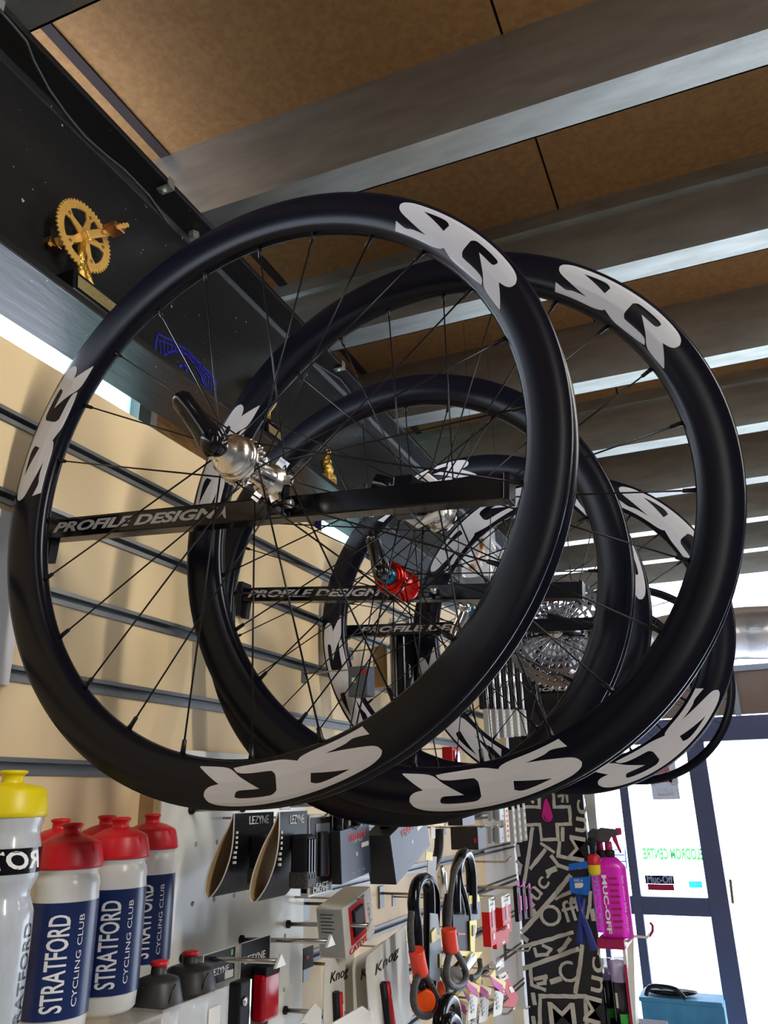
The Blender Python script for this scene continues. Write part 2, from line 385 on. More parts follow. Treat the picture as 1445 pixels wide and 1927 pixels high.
# ------------------------------------------------------------------ wheels
RO = .3165
def flank(rin):
    """half width of the rim at each radius, from nose to tyre edge"""
    d = RO-rin
    return [(rin, 0), (rin+.0006, .0035), (rin+.0025, .0065), (rin+.007, .0095), (rin+.45*d, .0128), (rin+.7*d, .0138), (rin+.85*d, .0138), (RO-.003, .0132), (RO, .0128)]
def half(rin, r):
    f = flank(rin)
    for (a, b), (c, d) in zip(f, f[1:]):
        if r <= c: return b+(d-b)*max(0, (r-a))/(c-a)
    return f[-1][1]
OUT = [(54.4,280.3),(55.2,290.9),(52.3,286.4),(50.4,287.6),(46.7,287.6),(50.3,292.3),(54.0,299.3),(55.6,304.5),(56.1,310.0),(55.5,313.7),(53.7,316),(51.0,316.4),(46.7,316.6),(41.5,316.8),(36.1,317),(32.1,317),(28.4,316.6),(25.7,315.6),(24.0,313),(23.1,308.5),(23.2,303.3),(24.1,299.3),(25.7,296.8),(23.4,290.3),(21.0,283.1),(21.4,281.6),(26.8,281.8),(29.8,290.6),(32.0,297.3),(33.8,303.0),(30.2,302.8),(29.3,304.3),(29.1,307.6),(29.9,309.8),(34.6,310.4),(36.2,309.8),(37.0,306.8),(36.9,294.3),(36.4,290.2),(35.4,288.2),(29.8,287.3),(28.1,282.0),(30.8,280.2),(35.1,279.4),(38.2,280.4),(41.2,285.2),(41.8,282.6),(43.4,280.8),(45.5,280.2),(50.8,280.2)]
HOLE = [(50.2,310.5),(44.9,311.2),(43.2,308.0),(43.5,300.0)]
def norm(L): return [((a-21)/35.1, (r-277.5)/40.5) for a, r in L]
def smooth_poly(P, asp):
    n = len(P); Q = [V((a*asp, b, 0)) for a, b in P]; ang = []
    for i in range(n):
        a = Q[i]-Q[i-1]; b = Q[(i+1) % n]-Q[i]; ang.append(a.angle(b) if a.length and b.length else 0)
    sharp = [x > .75 for x in ang]; out = []
    for i in range(n):
        p1, p2 = Q[i], Q[(i+1) % n]; p0 = Q[i-1] if not sharp[i] else p1; p3 = Q[(i+2) % n] if not sharp[(i+1) % n] else p2
        for s in range(5):
            t = s/5
            q = .5*((2*p1)+(p2-p0)*t+(2*p0-5*p1+4*p2-p3)*t*t+(-p0+3*p1-3*p2+p3)*t*t*t)
            out.append((q.x/asp, q.y))
        if sharp[i] and sharp[(i+1) % n]: out[-5:] = [(p1.x/asp, p1.y)]
    return out
def decal_base():
    cu = bpy.data.curves.new('sticker', 'CURVE'); cu.dimensions = '2D'; cu.fill_mode = 'BOTH'
    for L in (OUT, HOLE):
        P = smooth_poly(norm(L), 4.2); sp = cu.splines.new('POLY'); sp.points.add(len(P)-1); sp.use_cyclic_u = True
        for q, (a, b) in zip(sp.points, P): q.co = (a*4.2, b, 0, 1)
    me = curve_mesh(cu); bm = bmesh.new(); bm.from_mesh(me)
    bmesh.ops.remove_doubles(bm, verts=bm.verts, dist=1e-5)
    for i in range(1, 44): bmesh.ops.bisect_plane(bm, geom=bm.verts[:]+bm.edges[:]+bm.faces[:], plane_co=(i*4.2/44, 0, 0), plane_no=(1, 0, 0))
    for i in range(1, 12): bmesh.ops.bisect_plane(bm, geom=bm.verts[:]+bm.edges[:]+bm.faces[:], plane_co=(0, i/12, 0), plane_no=(0, 1, 0))
    bm.to_mesh(me); bm.free(); return me
DEC = decal_base()
def sticker(parent, rin, a_end, span):
    """a_end: angle of the clockwise end of the lettering, span in degrees"""
    me = DEC.copy(); me.name = 'logo_sticker'
    for v in me.vertices:
        t = v.co.x/4.2; r = rin+.0035+(RO-.0025-rin-.0035)*min(max(v.co.y, 0), 1); a = math.radians(a_end+t*span)
        v.co = (r*math.cos(a), -half(rin, r)-.00045, r*math.sin(a))
    for p in me.polygons: p.use_smooth = True
    me.materials.clear(); me.materials.append(M['sticker'])
    o = bpy.data.objects.new('logo_sticker', me); C.objects.link(o); o.parent = parent
    o['label'] = 'white vinyl S C R logo lettering'
    return o
def qr_lever(parent, y, ang, m='gloss', L=.062, lean=.012):
    X = Matrix.Translation((0, y, 0)) @ Matrix.Rotation(-ang, 4, 'Y')
    mb = MB(); mb.lathe([(0, -.013), (.0085, -.013), (.0105, -.010), (.0105, .004), (.0085, .008), (0, .008)], 20, X @ AY)
    sec = [(-.006, .0125, .008), (.010, .0135, .0075), (.024, .0112, .006), (.042, .0105, .0052), (L-.006, .0108, .005), (L-.002, .0085, .0042), (L, .004, .003)]
    vs = []; fs = []
    for i, (x, w, t) in enumerate(sec):
        yy = -.004-lean*(max(0, x)/L)**1.3
        for q in range(10):
            a = 2*PI*q/10; vs.append((x, yy+t*math.sin(a), w*math.cos(a)))
    for i in range(len(sec)-1):
        for q in range(10): fs.append((i*10+q, i*10+(q+1) % 10, (i+1)*10+(q+1) % 10, (i+1)*10+q))
    fs += [tuple(range(10)), tuple(range(len(sec)*10-10, len(sec)*10))]
    mb.add(vs, fs, X, True)
    return mb.build('quick_release_lever', m, parent)
def hub(parent, kind):
    def L(name, prof, m, n=32): return MB().lathe([(r, y) for y, r in prof], n, AY).build(name, m, parent)
    rf = .021
    if kind == 'silver':
        L('hub_shell', [(-.036, .0), (-.036, .0205), (-.033, .023), (-.026, .023), (-.022, .017), (-.019, .0135), (.02, .0125), (.024, .0135), (.027, .0195), (.031, .0195), (.033, .014), (.036, .0)], 'silver')
        mb = MB()
        for i in range(22):
            a = 2*PI*i/22
            for yy in (-.0245, -.0195): mb.sphere(((.0232)*math.cos(a), yy, .0232*math.sin(a)), .0019, 6)
        mb.build('textured_ring', 'silver', parent); mb = MB()
        for i in range(6):
            a = 2*PI*i/6+.2; mb.box((.0215, .029, 0), (.009, .006, .010), Matrix.Rotation(a, 4, 'Y'))
        mb.build('spoke_flange', 'silver', parent)
        L('end_cap', [(-.060, .0), (-.060, .0085), (-.050, .0115), (-.048, .0155), (-.0445, .0205), (-.036, .0212)], 'silver')
        L('axle_end', [(-.066, 0), (-.066, .008), (-.050, .0095)], 'satin')
        L('axle_nut', [(.036, .010), (.050, .0085), (.050, 0)], 'gloss')
        qr_lever(parent, -.066, math.radians(124), 'gloss', .064)
    elif kind == 'plate':
        L('hub_shell', [(-.02, .0), (-.02, .017), (.018, .012), (.024, .015), (.028, .021), (.032, .021), (.034, .0)], 'silver')
        mb = MB(); pl = [((.030+(.003 if i % 2 else 0))*math.cos(PI*i/3+.3), .032*math.sin(PI*i/3+.3)) for i in range(6)]
        mb.prism(pl, -.0275, -.0215, Matrix(((1, 0, 0, 0), (0, 0, 1, 0), (0, 1, 0, 0), (0, 0, 0, 1))))
        mb.build('hub_plate', 'whitep', parent, None, .0015)['label'] = 'white six sided hub plate'
        L('axle_end', [(-.045, 0), (-.045, .012), (-.040, .017), (-.031, .019), (-.0275, .019)], 'gloss')
        L('axle_nut', [(.034, .009), (.05, .008), (.05, 0)], 'silver')
        qr_lever(parent, -.043, math.radians(160), 'gloss', .04)
    elif kind == 'red':
        L('hub_shell', [(-.034, .0), (-.034, .016), (-.032, .0215), (-.026, .0225), (-.021, .0235), (-.015, .0175), (-.008, .0135), (.004, .0125), (.010, .0165), (.0165, .0165), (.021, .0215), (.027, .0225), (.031, .018), (.033, .0)], 'anored', 48)
        mb = MB()
        for i in range(12):
            a = 2*PI*i/12; mb.sphere((.0195*math.cos(a), -.0335, .0195*math.sin(a)), .0012, 6)
        mb.build('spoke_heads', 'spoke', parent)
        L('end_cap', [(-.050, 0), (-.050, .0085), (-.046, .0115), (-.034, .0125)], 'anoblue')['label'] = 'blue anodised end cap'
        L('axle_nut', [(.033, .011), (.046, .009), (.046, 0)], 'gloss')
        qr_lever(parent, -.052, math.radians(100), 'darkchrome', .052)
    else:
        L('hub_shell', [(-.034, .0), (-.034, .018), (-.030, .023), (-.027, .023), (-.022, .0145), (.02, .0125), (.025, .0205), (.029, .0205), (.033, .0)], 'silver' if kind != 'dark' else 'satin')
        L('end_cap', [(-.050, 0), (-.050, .0085), (-.045, .0115), (-.034, .0125)], 'anoblue' if kind == 'blue' else 'satin')
        L('axle_nut', [(.033, .01), (.046, .009), (.046, 0)], 'gloss')
        if kind != 'dark': qr_lever(parent, -.052, math.radians(248), 'chrome', .06)
def road_wheel(name, label, loc, rin, kind, ends, span, nsp=24, a0=16.6, group=None, yaw=0):
    t = thing(name, label, 'bicycle wheel', loc, (0, 0, yaw), group)
    f = flank(rin)
    prof = [(r, -w) for r, w in reversed(f)]+[(r, w) for r, w in f[1:]]
    prof += [(RO, .0105), (RO-.004, .0102), (RO-.006, .008), (RO-.0095, .003), (RO-.0095, -.003), (RO-.006, -.008), (RO-.004, -.0102), (RO, -.0105), (RO, -.0128)]
    MB().lathe(prof, 180, AY).build('rim', 'carbon', t)
    for e in ends: sticker(t, rin, e, span)
    hub(t, kind)
    L0 = rin-.020
    proto_n = None
    for k in range(nsp):
        a = math.radians(a0+360/nsp*k); front = (k % 2 == 0); sgn = 1 if (k//2) % 2 else -1
        ha = a+sgn*math.radians(64); hy = -.0285 if front else .0285; hr = .0205
        p0 = V((hr*math.cos(ha), hy, hr*math.sin(ha))); p1 = V(((rin+.001)*math.cos(a), (-.0015 if front else .0015), (rin+.001)*math.sin(a)))
        d = (p1-p0).normalized()
        sp = MB().tube([p0-d*.002, p1], .00095, 5).build('spoke', 'spoke', t)
        MB().tube([p1-d*.013, p1-d*.0125, p1-d*.004, p1+d*.001], [.0014, .0021, .0024, .0031], 7).build('nipple', 'spoke', sp)
    return t
Z = 1.6
g = 'road wheels hung on the display arms'
w1 = road_wheel('bicycle_wheel', 'nearest and largest black deep-rim bicycle wheel, with plain silver hub', (-.397, .596, Z+.308), .2745, 'silver', (21.8, 142.5, 262.5), 34.5, group=g)
w2 = road_wheel('bicycle_wheel', 'black deep-rim wheel directly behind the nearest one, with a white hub plate', (-.269, .75, Z+.299), .2725, 'plate', (21.5, 149-7, 262.5), 34.5, a0=9, group=g)
w3 = road_wheel('bicycle_wheel', 'black wheel without logos, hub anodised red', (-.398, .965, Z+.281), .272, 'red', (), 33, a0=11, group=g)
w4 = road_wheel('bicycle_wheel', 'fourth wheel along, white logos on its left edge, blue-capped silver hub', (-.413, 1.373, Z+.320), .268, 'blue', (-5, 85, 175, 265), 48, a0=4, group=g)
w5 = road_wheel('bicycle_wheel', 'fifth wheel along at lower right, extra large logos, behind a cassette', (-.283, 1.54, Z+.313), .262, 'dark', (4, 94, -176, -86), 57.5, a0=8, group=g)
def plain_wheel(label, loc, R, d):
    t = thing('bicycle_wheel', label, 'bicycle wheel', loc, (0, 0, 0), 'thin-rimmed wheels beyond the deep ones')
    MB().lathe([(R-d, 0), (R-d+.003, -.007), (R-.004, -.011), (R, -.010), (R-.006, -.006), (R-.008, 0), (R-.006, .006), (R, .010), (R-.004, .011), (R-d+.003, .007), (R-d, 0)], 120, AY).build('rim', 'carbon', t)
    MB().lathe([(0, -.05), (.008, -.05), (.01, -.034), (.019, -.032), (.019, -.029), (.011, -.02), (.011, .02), (.019, .029), (.019, .032), (.01, .034), (0, .05)], 24, AY).build('hub_shell', 'satin', t)
    for k in range(24):
        a = 2*PI*k/24; s = 1 if k % 2 else -1; ha = a+(1 if (k//2) % 2 else -1)*1.1
        MB().tube([(.018*math.cos(ha), .03*s, .018*math.sin(ha)), ((R-d)*math.cos(a), 0, (R-d)*math.sin(a))], .001, 5).build('spoke', 'spoke', t)
plain_wheel('thin-rimmed black wheel hanging before the door, past the fifth deep wheel', (-.285, 2.592, Z+.33), .311, .024)
plain_wheel('thin-rimmed black wheel behind the other thin one, only its upper arc showing', (-.40, 2.716, Z+.325), .311, .022)

# display arms cantilevered from the slatwall
def arm(label, L, R, words=True, tx=None):
    L = V(L); R = V(R); d = (R-L); n = d.length; ang = math.atan2(-d.z, d.x)
    t = thing('wheel_display_arm', label, 'display arm', L, (0, ang, 0), 'black display arms fixed to the slatwall')
    MB().lo((0.012, -.010, -.012), (n-.006, .011, .012)).build('bar', 'gloss', t, None, .0015)
    MB().lo((n-.006, -.0115, -.0135), (n, .0125, .0135)).build('end_cap', 'gloss', t, None, .001)
    mb = MB(); mb.lo((.002, -.014, -.036), (.012, .014, .022)); mb.lo((-.006, -.012, .004), (.004, .012, .016)); mb.lo((.012, -.006, -.040), (.022, .006, -.012))
    mb.build('wall_bracket', 'satin', t, None, .001)
    if words:
        x0, x1 = tx
        text('PROFILE DESIGN', .0165, 'greytxt', FRONT(((x0+x1)/2, -.0104, .0)), t, 'arm_lettering', shear=.3, bold=.035, width=x1-x0, ext=.0002)
        mb = MB(); xx = x1+.004
        mb.prism([(xx, -.007), (xx+.006, -.001), (xx+.010, -.007), (xx+.012, -.007), (xx+.009, .007), (xx+.006, .001)], 0, .0003, FRONT((0, -.0104, 0))); mb.build('arm_emblem', 'greytxt', t)
    return t
a1 = arm('nearest black box-section arm behind the silver hub, grey lettering at its wall end', (XW, .659, Z+.316), (-.154, .659, Z+.267), tx=(.022, .262))
a2 = arm('second black arm, behind the red hub', (XW, 1.085, Z+.330), (-.164, 1.085, Z+.267), tx=(.02, .27))
a3 = arm('third black arm, behind the blue-capped hub', (XW, 1.44, Z+.33), (-.20, 1.44, Z+.290), tx=(.06, .345))
a4 = arm('farthest black arm, low in front of the black graffiti board', (XW, 2.655, Z+.335), (-.24, 2.655, Z+.32), tx=(.12, .4))
def clamp(parent, x, zoff, y0, y1):
    MB().lo((x-.011, y0, -.012), (x+.011, y1, zoff+.009)).build('axle_clamp', 'gloss', parent, None, .002)
    mb = MB(); mb.lathe([(0, -.004), (.005, -.004), (.005, .004), (0, .004)], 6, Matrix.Translation((x+.014, (y0+y1)/2, .0)) @ Matrix.Rotation(PI/2, 4, 'Y')); mb.build('clamp_bolt', 'zinc', parent)
def near(a, w, side):
    q = a.matrix_basis.inverted() @ V(w)
    if side < 0: clamp(a, q.x, q.z, -.022, -.0105)
    else: clamp(a, q.x, q.z, .0115, .03)
near(a1, (-.397, .63, Z+.308), -1); near(a1, (-.269, .7, Z+.299), 1)
near(a2, (-.398, 1.05, Z+.281), -1); near(a3, (-.413, 1.42, Z+.320), -1); near(a3, (-.283, 1.48, Z+.313), 1)
near(a4, (-.285, 2.58, Z+.33), -1); near(a4, (-.40, 2.7, Z+.325), 1)
# cassette in front of the fifth wheel
def cassette(label, loc, sizes, group=None):
    t = MB().lathe([(.006, -.004), (.016, -.004), (.016, .0045*len(sizes)), (.006, .0045*len(sizes))], 20, AY).build('cassette', 'chrome', w5, loc); t['label'] = label
    for i, (R, nt) in enumerate(sizes):
        y = .0045*i; pts = []
        for k in range(nt*4):
            a = 2*PI*k/(nt*4); r = R if k % 4 in (1, 2) else R-.0045
            pts.append((r*math.cos(a), r*math.sin(a)))
        inner = .62*R if R > .03 else .012
        # a toothed ring with spider slots: outer ring, inner ring and arms
        X = Matrix.Translation((0, y, 0)) @ Matrix(((1, 0, 0, 0), (0, 0, 1, 0), (0, 1, 0, 0), (0, 0, 0, 1)))
        mb = MB(); n = len(pts)
        ring = [(inner*math.cos(2*PI*k/n), inner*math.sin(2*PI*k/n)) for k in range(n)]
        mid = [((inner*.25+R*.72)*math.cos(2*PI*k/n), (inner*.25+R*.72)*math.sin(2*PI*k/n)) for k in range(n)]
        for z in (0, .0018):
            vs = [(x, y_, z) for x, y_ in pts]+[(x, y_, z) for x, y_ in mid]
            mb.add(vs, [(k, (k+1) % n, n+(k+1) % n, n+k) for k in range(n)], X)
        vs = [(x, y_, 0) for x, y_ in pts]+[(x, y_, .0018) for x, y_ in pts]; mb.add(vs, [(k, (k+1) % n, n+(k+1) % n, n+k) for k in range(n)], X)
        vs = [(x, y_, 0) for x, y_ in mid]+[(x, y_, .0018) for x, y_ in mid]; mb.add(vs, [(k, (k+1) % n, n+(k+1) % n, n+k) for k in range(n)], X)
        na = 14
        for k in range(na):
            a = 2*PI*k/na+i*.2; c, s = math.cos(a), math.sin(a)
            q = [(.012, -.0016), (R*.8, -.0022), (R*.8, .0022), (.012, .0016)]
            mb.prism([(x*c-y_*s, x*s+y_*c) for x, y_ in q], 0, .0018, X)
        mb.build('sprocket', 'sprock', t)
    return t
cassette('large silver wide-range cassette of toothed sprockets', (0, -.076, -.02), [(.030, 15), (.042, 21), (.055, 27), (.068, 33), (.082, 39), (.096, 45), (.108, 51)][::1])

# ------------------------------------------------------------------ things on the beam
def PL(L, ax, v): return [at(x, y, ax, v) for x, y in L]
XB = -1.0535
cab = MB().tube([p+V((0, 0, -.003)) for p in PL([(0, 18), (22, 42), (50, 75), (63, 110), (92, 165), (125, 212), (160, 255), (200, 290), (235, 318), (280, 365), (318, 420), (345, 452), (375, 480), (430, 540), (470, 570), (500, 610), (540, 640), (575, 672), (605, 690), (640, 712), (680, 765), (700, 795), (730, 840), (760, 880)], 2, 2.908)], .0028, 6).build('electrical_cable', 'cable')
tag(cab, 'thin grey cable sagging along the underside of the black beam flange', 'cable')
def clip(px, py, lab):
    p = at(px, py, 0, bx1); p.z = 2.93
    t = thing('beam_clip', lab, 'clip', (bx1, p.y, p.z), (0, 0, 0), 'metal clips on the beam edge')
    MB().lo((.0, -.011, -.022), (.004, .011, .004)).lo((-.03, -.011, -.022), (.004, .011, -.018)).build('bracket', 'zinc', t, None, .001)
    MB().tube([(-.03, 0, -.021), (-.012, 0, -.021)], .005, 8).build('curl', 'zinc', t)
clip(-12, 42, 'small metal clip on the beam edge at the top left corner'); clip(320, 352, 'small metal clip on the beam edge left of the nearest wheel top'); clip(645, 712, 'small metal clip on the beam edge seen through the wheels')
for px, py, lab in ((713, 818, 'hexagonal bolt under the beam flange seen through the second wheel'), (365, 443, 'hexagonal bolt head under the beam flange just above the nearest rim')):
    p = at(px, py, 2, 2.905); X = Matrix.Translation(p)
    tag(MB().lathe([(0, -.014), (.011, -.014), (.011, -.003), (.014, -.003), (.014, .006), (0, .006)], 6, X, smooth=False).build('flange_bolt', 'zinc'), lab, 'bolt', 'bolts under the beam flange')
# blue bridge emblem on the web
def strip(parent, L, w, m='blue', name='line'):
    P = [at(x, y, 0, XB+.0008) for x, y in L]; mb = MB()
    for a, b in zip(P, P[1:]):
        d = (b-a).normalized(); n = V((0, -d.z, d.y))*w
        mb.add([a-n-d*w, b-n+d*w, b+n+d*w, a+n-d*w, *[q+V((.0006, 0, 0)) for q in (a-n-d*w, b-n+d*w, b+n+d*w, a+n-d*w)]], [(3, 2, 1, 0), (4, 5, 6, 7), (0, 1, 5, 4), (2, 3, 7, 6), (1, 2, 6, 5), (3, 0, 4, 7)])
    return mb
mb = MB()
segs = [([(296, 628), (325, 642), (352, 660), (380, 688), (407, 716)], .0022), ([(407, 716), (403, 752)], .0022), ([(296, 628), (290, 668)], .0022), ([(298, 640), (330, 652), (360, 672), (405, 722)], .0012),
        ([(290, 668), (303, 678), (314, 664), (332, 660), (350, 668), (366, 686), (378, 708), (388, 738), (400, 752)], .002), ([(403, 752), (385, 735)], .0015)]
for i in range(7):
    t_ = i/6; a = (300+46*t_, 641+20*t_); b = (303+34*t_, 672-9*t_); segs.append(([a, b], .0011))
for i in range(6):
    t_ = i/5; segs.append(([(370+35*t_, 678+40*t_), (384+16*t_, 722+28*t_)], .0011))
segs += [([(338, 690), (345, 686), (352, 692), (350, 702), (342, 706), (343, 714)], .0028), ([(352, 704), (360, 712), (366, 722), (362, 728)], .0028), ([(340, 700), (350, 716), (368, 732)], .002)]
for L, w in segs:
    q = strip(None, L, w); mb.add(q.v, q.f)
tag(mb.build('bridge_emblem', 'blue'), 'blue line emblem of an arched bridge stuck on the beam web', 'emblem')
# trophies on the lower flange
ZL = zb+.0185
p = at(178, 560, 0, -1.005)
t = thing('crank_trophy', 'gold chainring and crank trophy on a black base, leftmost on the beam ledge', 'trophy', (-1.014, .92, ZL), (0, 0, 0))
mb = MB(); mb.prism([(-.030, 0), (.030, 0), (.024, .045), (-.022, .045)], -.062, .062, Matrix(((1, 0, 0, 0), (0, 0, 1, 0), (0, 1, 0, 0), (0, 0, 0, 1)))); mb.build('base', 'gloss', t, None, .001)
X = basis((.0285, 0, .022), (0, 1, 0), (-.13, 0, 1))
MB().lo((-.052, -.014, 0), (.052, .014, .001), X).build('plaque', 'plaque', t)
mb = MB()
for i in range(3):
    for j in range(9): mb.lo((-.035+j*.008, .008-i*.008, .001), (-.030+j*.008+.001*(j % 3), .0095-i*.008, .0012), X)
mb.build('engraving', 'goldb', t)['label'] = 'lines of small illegible engraving'
cx, cy, cz = .004, -.03, .150; R = .072
mb = MB(); nt = 50; X = Matrix.Translation((cx, cy, cz)) @ Matrix.Rotation(.22, 4, 'Z') @ Matrix.Rotation(PI/2, 4, 'Y') @ Matrix.Rotation(.2, 4, 'X')
op = []
for k in range(nt*4):
    a = 2*PI*k/(nt*4); r = R if k % 4 in (1, 2) else R-.004
    op.append((r*math.cos(a), r*math.sin(a)))
n = len(op); ip = [(R*.74*math.cos(2*PI*k/n), R*.74*math.sin(2*PI*k/n)) for k in range(n)]
for z in (-.0015, .0015): mb.add([(x, y, z) for x, y in op+ip], [(k, (k+1) % n, n+(k+1) % n, n+k) for k in range(n)], X)
for Q in (op, ip): mb.add([(x, y, -.0015) for x, y in Q]+[(x, y, .0015) for x, y in Q], [(k, (k+1) % n, n+(k+1) % n, n+k) for k in range(n)], X)
for k in range(5):
    a = 2*PI*k/5+.5; c, s = math.cos(a), math.sin(a)
    mb.prism([(x*c-y*s, x*s+y*c) for x, y in [(.01, -.009), (R*.55, -.0055), (R*.76, -.012), (R*.76, .012), (R*.55, .0055), (.01, .009)]], -.0016, .0016, X)
mb.build('chainring', 'gold', t)
mb = MB()
for k in range(5):
    a = 2*PI*k/5+.5; MB().lathe([(0, -.003), (.0035, -.003), (.0035, .003), (0, .003)], 10, X @ Matrix.Translation((R*.68*math.cos(a), R*.68*math.sin(a), 0))).build('chainring_bolt', 'bronze', t)
MB().lathe([(0, -.012), (.010, -.012), (.012, -.006), (.012, .010), (.008, .014), (0, .014)], 20, X).build('bottom_bracket', 'gold', t)
def crank(sx, dy, dz):
    c = V((cx+sx, cy, cz)); e = c+V((0, dy, dz)); mb = MB()
    d = (e-c).normalized(); XX = basis(c, d, (1, 0, 0))
    L = (e-c).length
    mb.prism([(-.009, -.005), (L+.008, -.004), (L+.008, .004), (-.009, .005)], -.008, .008, XX)
    o = mb.build('crank_arm', 'gold', t, None, .002)
    mb = MB(); s = 1 if sx > 0 else -1
    q = e+V((s*.028, 0, 0))
    mb.box(q-V((s*.006, 0, 0)), (.030, .030, .012)); mb.tube([e, q], .004, 8); mb.build('pedal', 'bronze', t, None, .002)
    for dx in (-.019, .015):
        m2 = MB(); m2.prism([(-.022, 0), (-.018, .005), (-.012, .003), (-.006, .006), (0, .003), (.006, .006), (.012, .003), (.018, .005), (.022, 0), (.018, -.005), (.012, -.003), (.006, -.006), (0, -.003), (-.006, -.006), (-.012, -.003), (-.018, -.005)], -.0012, .0012, basis(q+V((dx*s, 0, 0)), (0, .7, .7), (0, -.7, .7))); m2.build('pedal_cage', 'gold', t)
crank(.012, .040, .036); crank(-.018, -.040, -.036)
mb = MB(); mb.tube([(0, -.018, .045), (.001, -.024, .075), (0, -.028, .10), (0, -.03, .15)], [.011, .008, .009, .007], 10); mb.build('stem', 'goldb', t)
MB().tube([(0, .010, .045), (.001, -.002, .07), (0, -.02, .10)], [.010, .007, .006], 10).build('stem', 'goldb', t)
def small_trophy(px, py, lab, kind):
    q = at(px, py, 0, -1.0); t = thing('trophy', lab, 'trophy', (-1.014, q.y, ZL), (0, 0, 0), 'small trophies on the beam ledge')
    if kind == 'cup':
        MB().prism([(-.024, 0), (.024, 0), (.018, .05), (-.018, .05)], -.04, .04, Matrix(((1, 0, 0, 0), (0, 0, 1, 0), (0, 1, 0, 0), (0, 0, 0, 1)))).build('base', 'gloss', t)
        MB().lo((-.03, -.012, -.0005), (.03, .012, .001), basis((.0225, 0, .025), (0, 1, 0), (-.12, 0, 1))).build('plaque', 'plaque', t)
        MB().lathe([(0, .05), (.018, .05), (.008, .062), (.006, .09), (.016, .105), (.034, .15), (.036, .20), (.032, .20), (.026, .15), (0, .12)], 24).build('cup', 'goldb', t)
    elif kind == 'figure':
        mb = MB(); mb.lo((-.022, -.026, 0), (.022, .026, .03)); mb.build('base', 'gold', t, None, .002)
        MB().lo((-.018, -.02, -.0005), (.018, .02, .001), basis((.0225, 0, .014), (0, 1, 0), (0, 0, 1))).build('plaque', 'goldb', t)
        mb = MB(); mb.tube([(0, 0, .03), (.004, .004, .05), (-.002, -.004, .075), (.003, 0, .10)], [.016, .018, .015, .008], 12); mb.sphere((.003, 0, .113), .011, 12); mb.tube([(.002, -.018, .085), (.003, 0, .092), (.004, .02, .082)], [.004, .006, .004], 8)
        mb.build('winged_figure', 'goldb', t)
    else:
        MB().lo((-.02, -.028, 0), (.02, .028, .028)).build('base', 'gloss', t)
        MB().lathe([(0, -.004), (.024, -.004), (.024, .004), (0, .004)], 24, Matrix.Translation((.0, 0, .062)) @ Matrix.Rotation(PI/2, 4, 'Y')).build('medal', 'bronze', t)
        MB().tube([(0, 0, .028), (0, 0, .05)], .007, 8).build('stem', 'chrome', t)
        MB().tube([(0, .01, .07), (0, .02, .11)], [.014, .004], 10).build('flame', 'chrome', t)
small_trophy(512, 815, 'gold cup trophy on a black base, seen just behind the nearest hub lever', 'cup')
small_trophy(622, 912, 'bright gold winged figure trophy on a gold block', 'figure')
small_trophy(690, 905, 'bronze medal trophy with a silver flame, farthest along the ledge', 'medal')

# ------------------------------------------------------------------ bottles
def camang(x, y): return math.atan2(-y, -x)
def bottle(label, x, y, ztop, R, group=None, texts=True, name='water_bottle'):
    H_ = .1795; t = thing(name, label, 'bottle', (x, y, Z+ztop-H_), (0, 0, 0), group); t.scale.z = .884; k = R/.0315
    MB().lathe([(0, 0), (.026*k, 0), (.0295*k, .004), (.0305*k, .018), (.0315*k, .022), (.0315*k, .128), (.0310*k, .134), (.0312*k, .142), (.0300*k, .148), (.0284*k, .151), (.0284*k, .154), (.0305*k, .156), (.0305*k, .158), (.0, .158)], 40).build('body', 'bottle', t)
    MB().lathe([(.0318*k, .020), (.0318*k, .126)], 40).build('label_band', 'navy', t)
    MB().lathe([(.0312*k, .157), (.0326*k, .158), (.0324*k, .161), (.0312*k, .170), (.0290*k, .180), (.0278*k, .1825), (.0255*k, .1842), (.017*k, .1890), (.0095, .1915)], 40).build('cap', 'capred', t)
    MB().lathe([(.0095, .1905), (.0085, .192), (.0083, .198), (.0102, .1995), (.0104, .2015), (.008, .203), (0, .2034)], 20).build('nozzle', 'capred', t)
    # moulded grip groove on the cap
    a0 = camang(x, y)+.75; MB().tube([(.0302*k*math.cos(a0+d), .0302*k*math.sin(a0+d), z) for d, z in ((.18, .163), (.1, .172), (.02, .181))], .0007, 5).build('cap_groove', 'capred', t)
    if texts:
        def put(s, size, ang, zc, bold, sx, wd=None):
            text(s, size, 'whitetxt', None, t, 'printed_lettering', bold=bold, width=wd, fn=lambda u, v: V((.0321*k*math.cos(ang-v/R), .0321*k*math.sin(ang-v/R), zc+u)))
        a = camang(x, y)
        put('STRATFORD', .026, a-.02, .071, .016, 1, .088); put('CYCLING CLUB', .0072, a+.58, .072, 0, 1, .084)
        put('CYCLING CLUB', .0085, a-1.05, .066, 0, 1, .072)
    return t
g = 'white club bottles with red caps'
bottle('white bottle with navy lettered band and red cap, nearest of the front row', -.612, .625, -.0175, .0315, g)
bottle('white bottle with navy band and red cap, second of the front row', -.62, .7025, -.0145, .0315, g)
bottle('white bottle with navy band and red cap, beside the white panel', -.688, .836, -.014, .0325, g)
bottle('red capped white bottle in the back row behind the nearest red-capped one', -.694, .691, -.015, .0315, g, False)
bottle('red capped white bottle in the back row behind the second front bottle', -.695, .763, -.0135, .0315, g, False)
